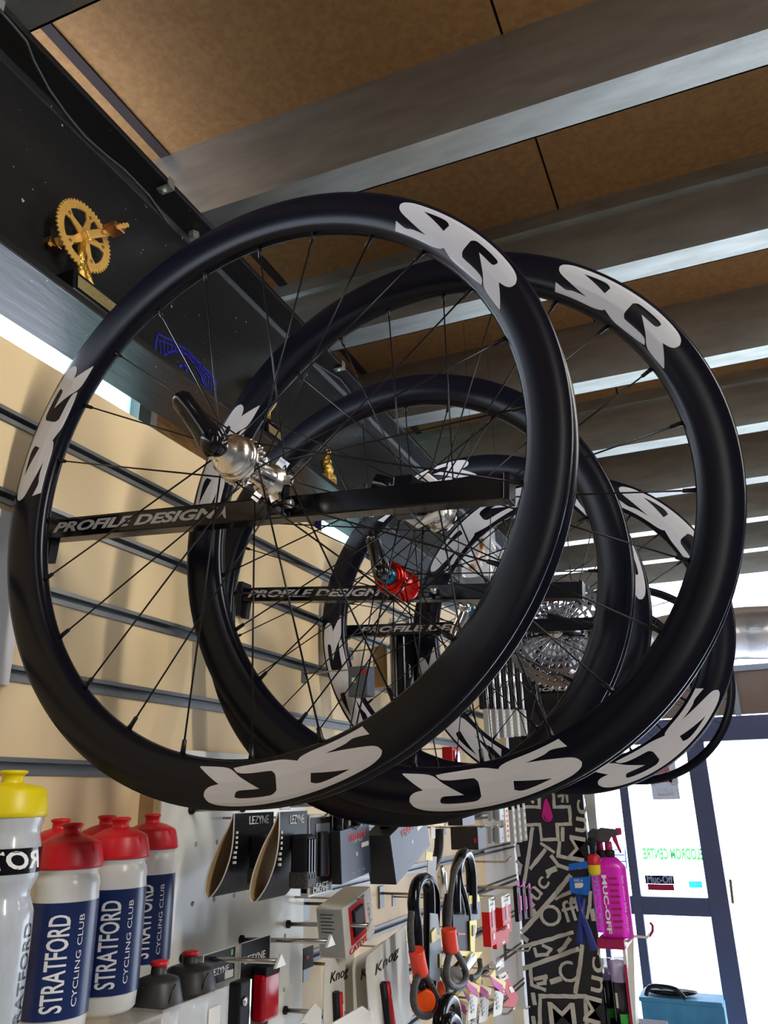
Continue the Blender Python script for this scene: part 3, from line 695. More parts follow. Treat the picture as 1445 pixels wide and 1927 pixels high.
# tall clear bottle with yellow cap
x, y = -.597, .532; zb_ = Z-.2205
t = thing('water_bottle', 'tall clear bottle with yellow cap and a black band of mirrored lettering', 'bottle', (x, y, Z+.029-.2265)); t.scale.z = .908
h = .2495
MB().lathe([(0, 0), (.028, 0), (.031, .005), (.0315, .10), (.031, .124), (.029, .130), (.0265, .137), (.0265, .142), (.030, .150), (.0312, .154), (.0312, .178), (.030, .184), (.0285, .190), (.0285, .197), (.0305, .203), (.0305, .207)], 40).build('body', 'bottleclr', t)
MB().lathe([(.0316, .1575), (.0316, .1795)], 40).build('label_band', 'gloss', t)
MB().lathe([(.0308, .206), (.0325, .207), (.0325, .211), (.0300, .230), (.027, .2335), (.012, .2375), (.0095, .238)], 40).build('cap', 'capyel', t)
MB().lathe([(.0095, .238), (.0088, .241), (.0100, .2455), (.0122, .2465), (.0122, .2485), (.010, .2495), (0, .2495)], 24).build('nozzle', 'capyel', t)
a = camang(x, y)
text('ROTOR', .021, 'whitetxt', None, t, 'printed_lettering', shear=.3, bold=.03, fn=lambda u, v: V((.0318*math.cos(a-.05-(u*1.15)/.0318), .0318*math.sin(a-.05-(u*1.15)/.0318), .1685+v)))
text('STRATFORD', .016, 'gloss', None, t, 'printed_lettering', bold=.01, width=.1, fn=lambda u, v: V((.0318*math.cos(a+1.12-v/.0318), .0318*math.sin(a+1.12-v/.0318), .065+u)))
# black capped bottles in the clear tray
def dark_bottle(label, x, y, ztop, k):
    H_ = .1900; t = thing('water_bottle', label, 'bottle', (x, y, Z+ztop-H_), (0, 0, 0), 'dark capped bottles in the clear tray')
    MB().lathe([(0, 0), (.023, 0), (.0245, .004), (.0245, .13), (.024, .145), (.0, .147)], 32).build('body', 'bottleclr', t)
    MB().lathe([(.0312*k, .146), (.0322*k, .147), (.0318*k, .151), (.0265*k, .170), (.0245*k, .173), (.012*k, .1765), (.0085, .177)], 40).build('cap', 'capblk', t)
    MB().lathe([(.0085, .176), (.0078, .186), (0, .187)], 20).build('nozzle_stem', 'capblk', t)
    MB().lathe([(.0078, .1845), (.0098, .186), (.0098, .1885), (.007, .190), (0, .190)], 20).build('nozzle_top', 'capred', t)
    a = camang(x, y)
    for d in (-.9, .45): MB().tube([(.0305*k*math.cos(a+d+q), .0305*k*math.sin(a+d+q), z) for q, z in ((0, .150), (.1, .160), (.3, .170))], .0007, 5).build('cap_groove', 'gloss', t)
dark_bottle('dark grey capped bottle with red nozzle tip, left one in the clear tray', -.606, .766, -.160, .86)
dark_bottle('dark grey capped bottle with red nozzle tip, right one in the clear tray', -.622, .842, -.1635, 1.0)
# acrylic shelf under the bottles and tray
xf = -.572; zt_ = at(425, 1857, 0, xf); ye = at(431, 1870, 0, xf).y
TY = .737; TZ = Z-.3537
t = thing('acrylic_tray', 'clear acrylic tray holding the two dark capped bottles', 'tray', (XW, TY, TZ))
zz = zt_.z-TZ; ly = ye-TY; print('tray end', ye); lx = xf-XW
for nm, a_, b_ in (('front_wall', (lx-.003, 0, 0), (lx, ly, zz)), ('end_wall', (.004, ly-.003, 0), (lx-.003, ly, zz-.004)), ('end_wall', (.004, 0, 0), (lx-.003, .003, zz-.004)), ('floor_plate', (.004, .003, -.004), (lx, ly, 0))):
    MB().lo(a_, b_).build(nm, 'acryl', t, None, .0008)
p_ = at(402, 1918, 0, xf); MB().lo((lx+.0002, p_.y-TY-.011, p_.z-TZ-.022), (lx+.001, p_.y-TY+.011, p_.z-TZ+.012)).build('price_tag', 'cardwhite', t, None, .0003)
sh = MB().lo((XW, .47, Z-.2015), (-.565, .735, Z-.1975)).lo((XW, .735, Z-.2015), (-.657, .875, Z-.1975)); o = sh.build('bottle_shelf', 'acryl'); tag(o, 'clear acrylic shelf carrying the red and yellow capped bottles', 'shelf')

# ------------------------------------------------------------------ white hook panel and hooks
XP = XW+.028
pa = at(305, 1507, 0, XP); pb = at(572, 1687, 0, XP); ptop = at(380, 1413, 0, XP).z
mb = MB(); mb.lo((XP-.022, pa.y, .75), (XP, pb.y, ptop))
t = thing('hook_panel', 'white perforated display panel on the slatwall beside the bottles', 'panel', (XP, pa.y, .75))
MB().lo((-.020, 0, 0), (0, pb.y-pa.y, ptop-.75)).build('sheet', 'panel', t, None, .001)
MB().lo((-.0275, -.012, 0), (-.004, -.0005, ptop-.75)).build('wood_edge', 'wood', t)
mb = MB()
k = 0
for i in range(7):
    for j in range(9):
        yy = .03+j*.05; z_ = ptop-.75-.05-i*.075
        if yy > pb.y-pa.y-.02: continue
        mb.lathe([(0, .0003), (.0035, .0003), (.0035, .0)], 10, Matrix.Translation((0, yy, z_)) @ Matrix.Rotation(PI/2, 4, 'Y'))
        k += 1
ho = mb.build('peg_holes', 'greytxt', t); ho['kind'] = 'stuff'
NH = [0]
def panel_hook(root, tip, lab):
    a = at(*root, 0, XP); b = at(*tip, 1, a.y); L = b.x-a.x
    t = thing('display_hook', lab, 'hook', a, (0, -math.atan2(0, L), 0), 'steel display hooks')
    MB().tube([(0, 0, 0), (L, 0, .004)], .0032, 10).build('rod', 'steel', t)
    MB().lathe([(0, -.004), (.006, -.004), (.006, .004), (0, .004)], 14, Matrix.Rotation(PI/2, 4, 'Y')).build('collar', 'satin', t)
    MB().prism([(-.013, -.006), (.013, -.006), (0, .009)], 0, .004, basis((L, 0, .004), (0, 1, 0), (0, 0, 1))).build('price_tip', 'whitep', t, None, .0006)
    return t
panel_hook((541, 1739), (696, 1756), 'steel hook with white tip, empty, in front of the cycle computer box')
panel_hook((453, 1768), (619, 1783), 'steel hook with white tip in the middle of the white panel')
panel_hook((342, 1803), (524, 1820), 'steel hook with white tip just above the dark capped bottles')
panel_hook((535, 1901), (694, 1919), 'lowest steel hook with white tip on the white panel')
panel_hook((359, 1524), (534, 1524), 'steel hook with white tip holding the bent lettered cards, under the nearest rim')
panel_hook((455, 1521), (597, 1522), 'steel hook with white tip holding the tall black and white box')
def wall_hook(root, tip, lab, up=.014):
    a = at(*root, 0, XW+.002); b = at(*tip, 1, a.y); L = max(.05, b.x-a.x)
    t = thing('display_hook', lab, 'hook', a, (0, 0, 0), 'steel display hooks')
    MB().tube([(0, 0, 0), (L*.86, 0, 0), (L*.9, 0, .002), (L, 0, up)], .0026, 8).build('rod', 'steel', t)
    MB().lo((-.002, -.011, -.028), (.002, .011, .014)).build('back_plate', 'alu', t, None, .0006)
    return t
wall_hook((717, 1681), (858, 1661), 'slatwall hook with upturned tip carrying the long cable lock')
wall_hook((870, 1621), (962, 1612), 'slatwall hook with upturned tip high beside the graffiti board')
wall_hook((740, 1788), (825, 1782), 'slatwall hook crossing the orange banded cable')
wall_hook((706, 1812), (787, 1800), 'slatwall hook carrying the cream cards')
wall_hook((845, 1875), (957, 1872), 'slatwall hook carrying the pink cards')
wall_hook((842, 1899), (968, 1896), 'lowest slatwall hook, above the black lock at the bottom edge')
wall_hook((575, 1700), (668, 1690), 'slatwall hook above the cycle computer box')
wall_hook((575, 1812), (640, 1812), 'slatwall hook right of the white panel, behind the cream card')
wall_hook((905, 1857), (956, 1825), 'slatwall hook below the red boxes')
wall_hook((950, 1787), (1000, 1788), 'slatwall hook at the edge of the graffiti board')

# ------------------------------------------------------------------ wall products
def hang_peg(p, x1, label):
    t = thing('display_peg', 'thin steel peg holding the '+' '.join(label.split()[:10]).rstrip(','), 'hook', p, (0, 0, 0), 'thin steel pegs')
    MB().tube([(0, 0, 0), (x1-p[0]-.008, 0, 0), (x1-p[0], 0, .006)], .0017, 6).build('rod', 'steel', t)
    MB().lo((-.001, -.008, -.018), (.002, .008, .008)).build('back_plate', 'alu', t)
def wbox(name, label, cat, pxc, pyt, pyb, pxf, pxb, xf, m, tilt=0, group=None, ms=None, bev=.001, peg=True):
    peg = peg and xf < -.5 and 'white panel' not in label and 'dark capped' not in label and 'red bicycle light' not in label and 'red light' not in label
    a = at(pxc, pyt, 0, xf); b = at(pxc, pyb, 0, xf); y1 = at(pxf, (pyt+pyb)/2, 0, xf).y
    xb = at(pxb, (pyt+pyb)/2, 1, a.y).x
    h = a.z-b.z; d = max(.002, y1-a.y); w = max(.0015, xf-xb)
    t = thing(name, label, cat, (xf, a.y, b.z), (tilt, 0, 0), group)
    MB().lo((-w, 0, 0), (0, d, h)).build('carton' if m != 'cardblk' else 'backing_card', m, t, None, bev)
    if peg: hang_peg((XW, a.y+d*.5*math.cos(tilt)-h*.96*math.sin(tilt), b.z+h*.96*math.cos(tilt)+d*.5*math.sin(tilt)), xf+.012, label)
    return t, w, d, h
def face(t, y, z): return SIDE((.0004, y, z))
def panelbit(t, nm, y0, z0, y1, z1, m, th=.0006): return MB().lo((0, y0, z0), (th, y1, z1)).build(nm, m, t)
def nearbit(t, nm, x0, z0, x1, z1, m, th=.0005): return MB().lo((x0, -th, z0), (x1, 0, z1)).build(nm, m, t)
# two charcoal lock boxes with red lettering
for (pc, pt, pb_, pf, pk, tl, lab) in ((642, 1563, 1665, 697, 624, .08, 'charcoal and blue-grey lock box with red lettering, left one of the pair'), (743, 1567, 1666, 812, 696, .30, 'charcoal and blue-grey lock box with red lettering, right one, tilted')):
    t, w, d, h = wbox('lock_box', lab, 'box', pc, pt, pb_, pf, pk, -.50 if tl > .1 else -.53, 'boxdark', tl, 'lock boxes hung on the slatwall')
    panelbit(t, 'front_print', .0005, .0005, d-.0005, h-.0005, 'boxblue', .0008)
    text('TRELOCK', .013, 'redtxt', SIDE((.001, d*.56, h*.80)), t, 'printed_lettering', bold=0, width=d*.6)
    text('FS 380 TRIGO', .006, 'greytxt', SIDE((.001, d*.56, h*.71)), t, 'printed_lettering', width=d*.35)
    panelbit(t, 'price_label', d*.70, h*.55, d*.95, h*.64, 'cardwhite', .0012)
    mb = MB()
    for q in range(3): mb.lo((.0008, d*(.35+.17*q), h*.12), (.0011, d*(.45+.17*q), h*.13))
    mb.lo((.0008, d*.5, h*.42), (.0011, d*.56, h*.50)); mb.build('small_print', 'greytxt', t)
    for q in range(2):
        c = V((-w*.5, d*(.4+.2*q), h)); MB().tube([c+V((.0, -.03, -.02)), c+V((0, -.026, .03)), c+V((0, -.01, .052)), c+V((0, .012, .05)), c+V((0, .028, .026)), c+V((0, .03, -.02))], .008, 10).build('shackle', 'gloss', t)
# bent product cards with black tools
def lezyne_card(label, px, py, pyb, pxf, x0):
    a = at(px, py, 0, x0); b = at(px, pyb, 0, x0); d = at(pxf, (py+pyb)/2, 0, x0).y-a.y; h = a.z-b.z
    t = thing('bent_product_card', label, 'product card', (x0, a.y, b.z), (0, 0, 0), 'bent cards with black folding tools')
    P = [(0, h), (.0, h*.7), (-.006, h*.45), (-.022, h*.20), (-.044, h*.02), (-.056, h*.0), (-.062, h*.08), (-.056, h*.3), (-.036, h*.6), (-.012, h*.85), (-.003, h)]
    Q = []
    for i in range(len(P)-1):
        p0, p1, p2, p3 = [V((*P[min(max(i+k_, 0), len(P)-1)], 0)) for k_ in (-1, 0, 1, 2)]
        for s_ in range(5):
            u = s_/5; q = .5*((2*p1)+(p2-p0)*u+(2*p0-5*p1+4*p2-p3)*u*u+(-p0+3*p1-3*p2+p3)*u**3); Q.append((q.x, q.y))
    P = [(x*.64, z) for x, z in Q+[P[-1]]]; half_ = 26
    def sheet(Q, off=0):
        mb = MB(); vs = [(x, off, z) for x, z in Q]+[(x, d-off, z) for x, z in Q]; n = len(Q)
        return mb.add(vs, [(i, i+1, n+i+1, n+i) for i in range(n-1)], None, True)
    sheet([(x+.0008*(1 if i < half_ else -1), z) for i, (x, z) in enumerate(P)]).build('printed_card', 'cardblk', t)
    sheet([(x-.0006*(1 if i < half_ else -1), z) for i, (x, z) in enumerate(P)], .0002).build('card_back', 'card', t)
    MB().tube([(x, -.0004, z) for x, z in P], .0009, 5).build('card_edge', 'cardwhite', t)
    text('LEZYNE', .015, 'whitetxt', SIDE((.0014, d*.6, h*.90)), t, 'printed_lettering', bold=0, width=d*.5)
    mb = MB()
    for q in range(7): mb.lo((.001-.003*(q > 3), d*.04, h*(.75-.06*q)), (.0022-.001*(q > 3), d*.08, h*(.78-.06*q)))
    mb.build('icons', 'whitetxt', t)
    mb = MB(); mb.box((.014, d*.52, h*.47), (.024, d*.34, h*.52), Matrix.Identity(4)); tl = mb.build('tool_body', 'satin', t, None, .004)
    for q in range(3): MB().box((.026, d*(.42+.1*q), h*.45), (.003, .004, h*.46)).build('tool_rib', 'gloss', t, None, .001)
    MB().box((.014, d*.52, h*.22), (.027, d*.36, .02)).build('rubber_foot', 'rubber', t, None, .003)
lezyne_card('bent brown-backed card with black tool, the left one under the nearest rim', 441, 1531, 1688, 512, -.615)
lezyne_card('bent brown-backed card with black tool, the right one against the tall boxed light', 526, 1528, 1697, 576, -.54)
# tall black and white box
t, w, d, h = wbox('light_box', 'tall white-edged black product box hung right of the bent cards', 'box', 582, 1533, 1689, 626, 566, -.55, 'cardwhite')
panelbit(t, 'front_print', d*.05, h*.03, d*.93, h*.96, 'cardblk'); nearbit(t, 'side_print', -w*.9, h*.05, -.002, h*.96, 'cardblk')
o = panelbit(t, 'window', d*.25, h*.22, d*.85, h*.88, 'lcd', .0012)
MB().box((.003, d*.5, h*.50), (.006, d*.36, h*.55)).build('torch_body', 'satin', t, None, .002)
MB().lathe([(0, 0), (.007, 0), (.007, .002), (0, .002)], 16, Matrix.Translation((.0012, d*.66, h*.28)) @ Matrix.Rotation(PI/2, 4, 'Y')).build('round_badge', 'redbox', t)
text('REACT', .009, 'whitetxt', SIDE((.0014, d*.45, h*.115)), t, 'printed_lettering', bold=.01, width=d*.62); text('DRIVE', .009, 'whitetxt', SIDE((.0014, d*.45, h*.065)), t, 'printed_lettering', bold=.01, width=d*.62)
# cycle computer box
t, w, d, h = wbox('cycle_computer_box', 'white and red cycle computer box with grey screen, tilted on its hook', 'box', 652, 1706, 1806, 706, 602, -.60, 'cardwhite', .20)
nearbit(t, 'side_print', -w+.002, .002, -.002, h-.002, 'cardgrey')
mb = MB()
for q in range(6): mb.lo((-w*.85, -.0008, h*(.86-.07*q)), (-w*(.35+.08*(q % 2)), -.0005, h*(.875-.07*q)))
mb.build('small_print', 'satin', t)
panelbit(t, 'red_panel', d*.18, h*.16, d*.72, h*.92, 'redbox'); MB().box((.0015, d*.46, h*.55), (.004, d*.36, h*.52)).build('computer_body', 'satin', t, None, .001); MB().box((.0035, d*.46, h*.62), (.0014, d*.28, h*.30)).build('computer_screen', 'lcd', t)
text('CATEYE', .012, 'redtxt', SIDE((.0012, d*.40, h*.07)), t, 'printed_lettering', bold=.005, width=d*.6)
text('VELO 7', .008, 'greytxt', SIDE((.0012, d*.86, h*.55)) @ Matrix.Rotation(PI/2, 4, 'Z'), t, 'printed_lettering', width=h*.35)
# cards hung low on the white panel
t, w, d, h = wbox('product_card', 'black carded light with white lettering above the dark capped bottles', 'product card', 383, 1798, 1860, 441, 380, XP+.05, 'cardblk')
text('LEZYNE', .011, 'whitetxt', SIDE((.0004, d*.52, h*.36)), t, 'printed_lettering', bold=0, width=d*.55); MB().tube([(0, 0, 0), (0, 0, h), (0, d, h), (0, d, 0)], .0009, 5).build('card_edge', 'cardwhite', t)
panelbit(t, 'barcode', d*.68, h*.04, d*.95, h*.28, 'cardwhite'); panelbit(t, 'green_badge', d*.84, h*.74, d*.92, h*.92, 'green')
t, w, d, h = wbox('rear_light_card', 'black lettered card carrying a long red bicycle light', 'product card', 453, 1776, 1975, 505, 450, XP+.055, 'cardblk')
MB().tube([(0, 0, 0), (0, 0, h), (0, d, h), (0, d, 0)], .0009, 5).build('card_edge', 'cardwhite', t)
text('LEZYNE', .013, 'whitetxt', SIDE((.0004, d*.48, h*.82)), t, 'printed_lettering', bold=0, width=d*.7)
MB().box((.012, d*.65, h*.44), (.02, d*.55, h*.46)).build('light_lens', 'redlens', t, None, .004); MB().box((.012, d*.65, h*.69), (.022, d*.5, .012)).build('light_clip', 'satin', t, None, .002)
t, w, d, h = wbox('folding_lock', 'black slab-shaped tool with a silver button at the bottom edge beside the red light', 'tool', 452, 1850, 1985, 474, 427, XP+.085, 'satin', bev=.003)
MB().lathe([(0, 0), (.006, 0), (.005, .003), (0, .003)], 16, Matrix.Translation((0, d*.35, h*.72)) @ Matrix.Rotation(PI/2, 4, 'Y')).build('button', 'silver', t); panelbit(t, 'steel_strip', d*.75, .002, d*.85, h, 'silver')
# cream cards with pens of red light
def cream_card(label, px, pyt, pyb, pxf, x0, lean, red=True):
    a = at(px, pyt, 0, x0); b = at(px, pyb, 0, x0); d = at(pxf, (pyt+pyb)/2, 0, x0).y-a.y; h = a.z-b.z
    t = thing('light_card', label, 'product card', (x0, a.y, b.z), (0, 0, 0), 'cream cards with slim red lights')
    X = Matrix.Translation((0, 0, h)) @ Matrix.Rotation(lean, 4, 'X') @ Matrix.Translation((0, 0, -h))
    cut = .012; MB().prism([(0, 0), (d, 0), (d, h-cut), (d-cut*.5, h), (cut*.5, h), (0, h-cut)], -.0018, 0, X @ SIDE((0, 0, 0))).build('backing_card', 'cardwhite', t, None, .0005)
    text('Knog', .020, 'gloss', X @ SIDE((.0006, d*.45, h*.80)), t, 'printed_lettering', shear=.25, width=d*.6)
    if red:
        MB().tube([X @ V((.006, d*.34, h*.62)), X @ V((.006, d*.42, h*.08))], .0065, 10).build('light_bar', 'redbox', t)
        MB().tube([X @ V((.004, d*.29, h*.64)), X @ V((.004, d*.36, h*.06))], .006, 10).build('light_mount', 'satin', t)
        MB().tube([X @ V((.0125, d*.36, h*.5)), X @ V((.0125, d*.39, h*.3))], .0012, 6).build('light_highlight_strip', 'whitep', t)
    return t
cream_card('cream card with slim red light, rearmost, left beside the white panel', 610, 1812, 1990, 668, -.62, 0)
cream_card('cream card half hidden behind the front cream card', 664, 1806, 2010, 735, -.60, .06, False)
cream_card('front cream card with handwritten logo and a slim red light', 688, 1802, 2010, 768, -.575, .14)
t, w, d, h = wbox('light_card', 'narrow cream card with a dark red light, right of the front cream card', 'product card', 741, 1784, 1945, 771, 738, -.60, 'cardwhite', group='cream cards with slim red lights')
MB().tube([(.007, d*.3, h*.62), (.007, d*.6, h*.52), (.007, d*.62, h*.18)], .007, 10).build('light_bar', 'redlens', t)
t, w, d, h = wbox('price_card', 'pink sale tag on the hook behind the cream cards', 'tag', 718, 1785, 1830, 738, 716, -.66, 'tpink')
text('20', .018, 'gloss', SIDE((.0004, d*.5, h*.6)), t, 'printed_lettering')
for nm, pts, lab in (('a', [(565, 1925), (592, 1888), (606, 1900), (604, 1930)], 'empty cream hang tag on the lowest panel hook'), ('b', [(615, 1932), (682, 1893), (699, 1906), (697, 1935)], 'wide cream hang tag on the lowest panel hook')):
    P = [at(x, y, 0, -.60 if nm == 'a' else -.55) for x, y in pts]; mb = MB(); n = 4
    mb.add(P+[q-V((.002, 0, 0)) for q in P], [(0, 1, 2, 3), (7, 6, 5, 4), (0, 4, 5, 1), (1, 5, 6, 2), (2, 6, 7, 3), (3, 7, 4, 0)]); tag(mb.build('hang_tag', 'cardwhite'), lab, 'tag')

# ------------------------------------------------------------------ cable and U locks
def px_tube(t, L, X, r, m, nm, n=10):
    o = t.location; return MB().tube([p-o for p in smooth3(PL(L, 0, X))], r, n).build(nm, m, t)
def smooth3(P, k=4):
    out = []
    for i in range(len(P)-1):
        p0, p1, p2, p3 = [P[min(max(i+j, 0), len(P)-1)] for j in (-1, 0, 1, 2)]
        for s_ in range(k):
            u = s_/k; out.append(.5*((2*p1)+(p2-p0)*u+(2*p0-5*p1+4*p2-p3)*u*u+(-p0+3*p1-3*p2+p3)*u**3))
    return out+[P[-1]]
def ring_loop(t, c, rx, rz, X, r, m, nm, n=28, a0=0, a1=2*PI):
    """loop of cable seen at pixel c, lying across the aisle direction"""
    o = at(*c, 0, X)-t.location
    P = [o+V((rx*math.cos(a0+(a1-a0)*i/n)*.75, rx*math.cos(a0+(a1-a0)*i/n)*.45, rz*math.sin(a0+(a1-a0)*i/n))) for i in range(n+1)]
    return MB().tube(P, r, 10).build(nm, m, t)
face_cam = lambda t, c, X, r, th, nm, m: MB().lathe([(0, -th), (r*.9, -th), (r, -th*.6), (r, th), (0, th)], 24, Matrix.Translation(at(*c, 0, X)-t.location) @ basis((0, 0, 0), (0, 0, 1), (.9, .45, 0)).inverted_safe() @ Matrix.Identity(4) if False else Matrix.Translation(at(*c, 0, X)-t.location) @ V((.45, -.88, -.1)).to_track_quat('Z', 'Y').to_matrix().to_4x4()).build(nm, m, t, None, .0015)
# lock with orange button
X1 = -.52; base = at(790, 1790, 0, X1)
t = thing('cable_lock', 'black folded bicycle lock with an orange button and orange-red band on its cable', 'lock', base)
px_tube(t, [(790, 1860), (786, 1800), (783, 1740), (778, 1700), (784, 1665), (797, 1655), (806, 1668), (808, 1720), (806, 1800), (803, 1870)], X1, .0105, 'gloss', 'shackle', 12)
px_tube(t, [(812, 1870), (815, 1800), (818, 1740), (819, 1690), (812, 1662), (800, 1652)], X1-.02, .009, 'gloss', 'inner_shackle', 12)
px_tube(t, [(774, 1715), (772, 1750), (776, 1795)], X1+.006, .0055, 'rubber', 'cable_upper')
px_tube(t, [(783, 1788), (787, 1810), (792, 1832)], X1+.012, .0125, 'ored', 'cable_sleeve', 14)
px_tube(t, [(790, 1832), (780, 1855), (778, 1885), (786, 1905), (801, 1912), (817, 1903), (822, 1882), (813, 1858), (800, 1834)], X1+.012, .0055, 'rubber', 'cable_loop')
px_tube(t, [(826, 1822), (836, 1840), (840, 1862), (834, 1880), (822, 1888)], X1-.03, .0055, 'rubber', 'cable_tail')
face_cam(t, (799, 1883), X1+.004, .0170, .006, 'lock_button', 'orange')['label'] = 'round orange button'
face_cam(t, (822, 1861), X1-.035, .0145, .006, 'lock_button', 'orange')
card = MB(); P = [at(x, y, 0, X1-.004) for x, y in ((808, 1718), (826, 1722), (832, 1800), (828, 1845), (808, 1842))]
def slab(P, th): 
    mb = MB(); n = len(P); mb.add([*P, *[p-V((th, 0, 0)) for p in P]], [tuple(range(n)), tuple(reversed(range(n, 2*n)))]+[(i, n+i, n+(i+1) % n, (i+1) % n) for i in range(n)]); return mb
def part_slab(t, px, X, m, nm, th=.0012): return slab([at(x, y, 0, X)-t.location for x, y in px], th).build(nm, m, t)
part_slab(t, [(809, 1718), (824, 1720), (832, 1800), (827, 1848), (808, 1842)], X1+.012, 'lcd', 'swing_card')
part_slab(t, [(812, 1755), (820, 1745), (822, 1758), (829, 1760), (829, 1764), (813, 1775)], X1+.014, 'yellow', 'swing_card_print')
part_slab(t, [(827, 1795), (831, 1795), (831, 1820), (828, 1822)], X1+.014, 'yellow', 'swing_card_print')
# lock with yellow card and steel barrel
X2 = -.50; base = at(870, 1740, 0, X2)
t = thing('cable_lock', 'black shackle lock on a yellow card with a steel barrel and orange-red cable sleeve', 'lock', base)
px_tube(t, [(857, 1720), (856, 1680), (858, 1640), (866, 1614), (874, 1606), (882, 1616), (887, 1650), (888, 1720)], X2, .0105, 'gloss', 'shackle', 12)
px_tube(t, [(882, 1720), (876, 1690), (866, 1655), (866, 1625), (874, 1612)], X2+.008, .0045, 'gloss', 'inner_cable')
px_tube(t, [(868, 1618), (856, 1640), (848, 1680), (845, 1720), (843, 1752)], X2+.012, .005, 'rubber', 'cable_upper')
px_tube(t, [(844, 1748), (846, 1770), (849, 1790)], X2+.018, .0125, 'ored', 'cable_sleeve', 14)
px_tube(t, [(848, 1788), (841, 1815), (840, 1838), (848, 1853), (860, 1857), (872, 1850), (877, 1832), (868, 1808), (856, 1788)], X2+.018, .0055, 'rubber', 'cable_loop')
px_tube(t, [(902, 1806), (904, 1822), (898, 1836), (886, 1840)], X2-.02, .005, 'rubber', 'cable_tail')
part_slab(t, [(852, 1718), (857, 1682), (882, 1680), (886, 1690), (888, 1795), (854, 1790)], X2+.002, 'satin', 'carded_body', .02)
part_slab(t, [(882, 1686), (901, 1683), (903, 1696), (884, 1702)], X2+.004, 'yellow', 'header_card')
part_slab(t, [(884, 1702), (903, 1696), (904, 1728), (886, 1733)], X2+.004, 'boxblue', 'header_card_print')
part_slab(t, [(884, 1733), (897, 1731), (897, 1750), (894, 1765), (893, 1792), (908, 1791), (900, 1803), (866, 1798), (854, 1794), (854, 1789), (886, 1790)], X2+.006, 'yellow', 'yellow_card')
part_slab(t, [(890, 1741), (895, 1741), (894, 1760), (890, 1762)], X2+.008, 'lcd', 'card_window')
part_slab(t, [(862, 1756), (876, 1756), (876, 1759), (862, 1759)], X2+.0035, 'redtxt', 'red_mark', .0005)
bq = at(856, 1834, 0, X2); MB().tube([bq-t.location, bq-t.location+V((.004, .075, .012))], .0125, 20).build('lock_barrel', 'silver', t, None, .001)
face_cam(t, (856, 1834), X2+.003, .0128, .003, 'barrel_end', 'zinc')
# lock cut by the bottom edge
X3 = -.49; base = at(842, 1900, 0, X3)
t = thing('cable_lock', 'black rounded lock shackle cut off by the bottom edge of the view', 'lock', base)
px_tube(t, [(823, 1960), (826, 1920), (834, 1893), (845, 1880), (855, 1890), (860, 1930), (860, 1965)], X3, .010, 'gloss', 'shackle', 12)
px_tube(t, [(838, 1960), (840, 1925), (850, 1915), (860, 1925), (866, 1960)], X3+.02, .008, 'gloss', 'cable')
# black pump-like lock behind with yellow and white tags
X4 = -.60; base = at(825, 1640, 0, X4)
t = thing('carded_bottle_tool', 'grey and black carded bottle-shaped pump between the tilted box and the upper lock', 'pump', base)
px_tube(t, [(826, 1560), (826, 1590), (822, 1615), (812, 1635)], X4, .010, 'satin', 'hose')
MB().tube([at(830, 1628, 0, X4)-base, at(831, 1636, 0, X4)-base, at(832, 1642, 0, X4)-base, at(833, 1690, 0, X4)-base], [.004, .006, .0095, .0105], 16).build('grey_barrel', 'silver', t)
part_slab(t, [(806, 1612), (822, 1612), (819, 1660), (803, 1655)], X4+.014, 'cardgrey', 'white_label'); part_slab(t, [(802, 1602), (814, 1604), (814, 1621), (801, 1618)], X4+.015, 'yellow', 'yellow_label'); part_slab(t, [(811, 1556), (819, 1557), (819, 1578), (811, 1577)], X4+.013, 'cardwhite', 'price_label')
t = thing('hanging_card', 'small yellow printed card hanging right below the second wheel logo', 'card', at(823, 1556, 0, -.56))
part_slab(t, [(811, 1520), (835, 1520), (835, 1555), (811, 1552)], -.56, 'yellow', 'card')
mb = MB()
for q in range(4): 
    a_ = at(815, 1530+q*5, 0, -.559)-t.location; b_ = at(828, 1531+q*5, 0, -.559)-t.location; mb.lo(a_+V((0, 0, 0)), (a_.x+.0004, b_.y, a_.z+.0015))
mb.build('print_lines', 'orange', t)
def simple(name, label, cat, pxc, pyt, pyb, pxf, pxb, xf, m, tilt=0, group=None): return wbox(name, label, cat, pxc, pyt, pyb, pxf, pxb, xf, m, tilt, group)
t, w, d, h = simple('product_box', 'black box with a grey front, tucked up under the second wheel', 'box', 868, 1510, 1554, 892, 842, -.56, 'boxdark'); panelbit(t, 'front_print', 0, .0, d, h, 'boxblue')
t, w, d, h = simple('product_box', 'large black box with a small red mark, above the upper lock', 'box', 898, 1556, 1600, 914, 848, -.58, 'boxdark'); nearbit(t, 'red_mark', -w*.15, h*.3, -.004, h*.5, 'redbox')
for i in range(2):
    for j in range(2):
        lab = ['upper', 'lower'][i]+' '+['left', 'right'][j]+' one of four small grey lamp boxes hanging below the second wheel logo'
        t, w, d, h = simple('lamp_box', lab, 'box', 924+j*14, 1516+i*40, 1545+i*43, 934+j*14, 917+j*13, -.60+.012*j, 'cardgrey', 0, 'small grey lamp boxes')
        panelbit(t, 'front_print', d*.1, h*.1, d*.9, h*.9, 'lcd'); panelbit(t, 'red_mark', d*.6, h*.25, d*.8, h*.35, 'redbox', .001)
t, w, d, h = simple('spoke_pack', 'pale printed pack with red writing left of the silver chain packs', 'pack', 949, 1512, 1586, 958, 946, -.64, 'cardwhite')
mb = MB()
for q in range(6): mb.lo((.0002, d*.3, h*(.12+.13*q)), (.0008, d*.7, h*(.18+.13*q)))
mb.build('red_writing', 'redtxt', t)
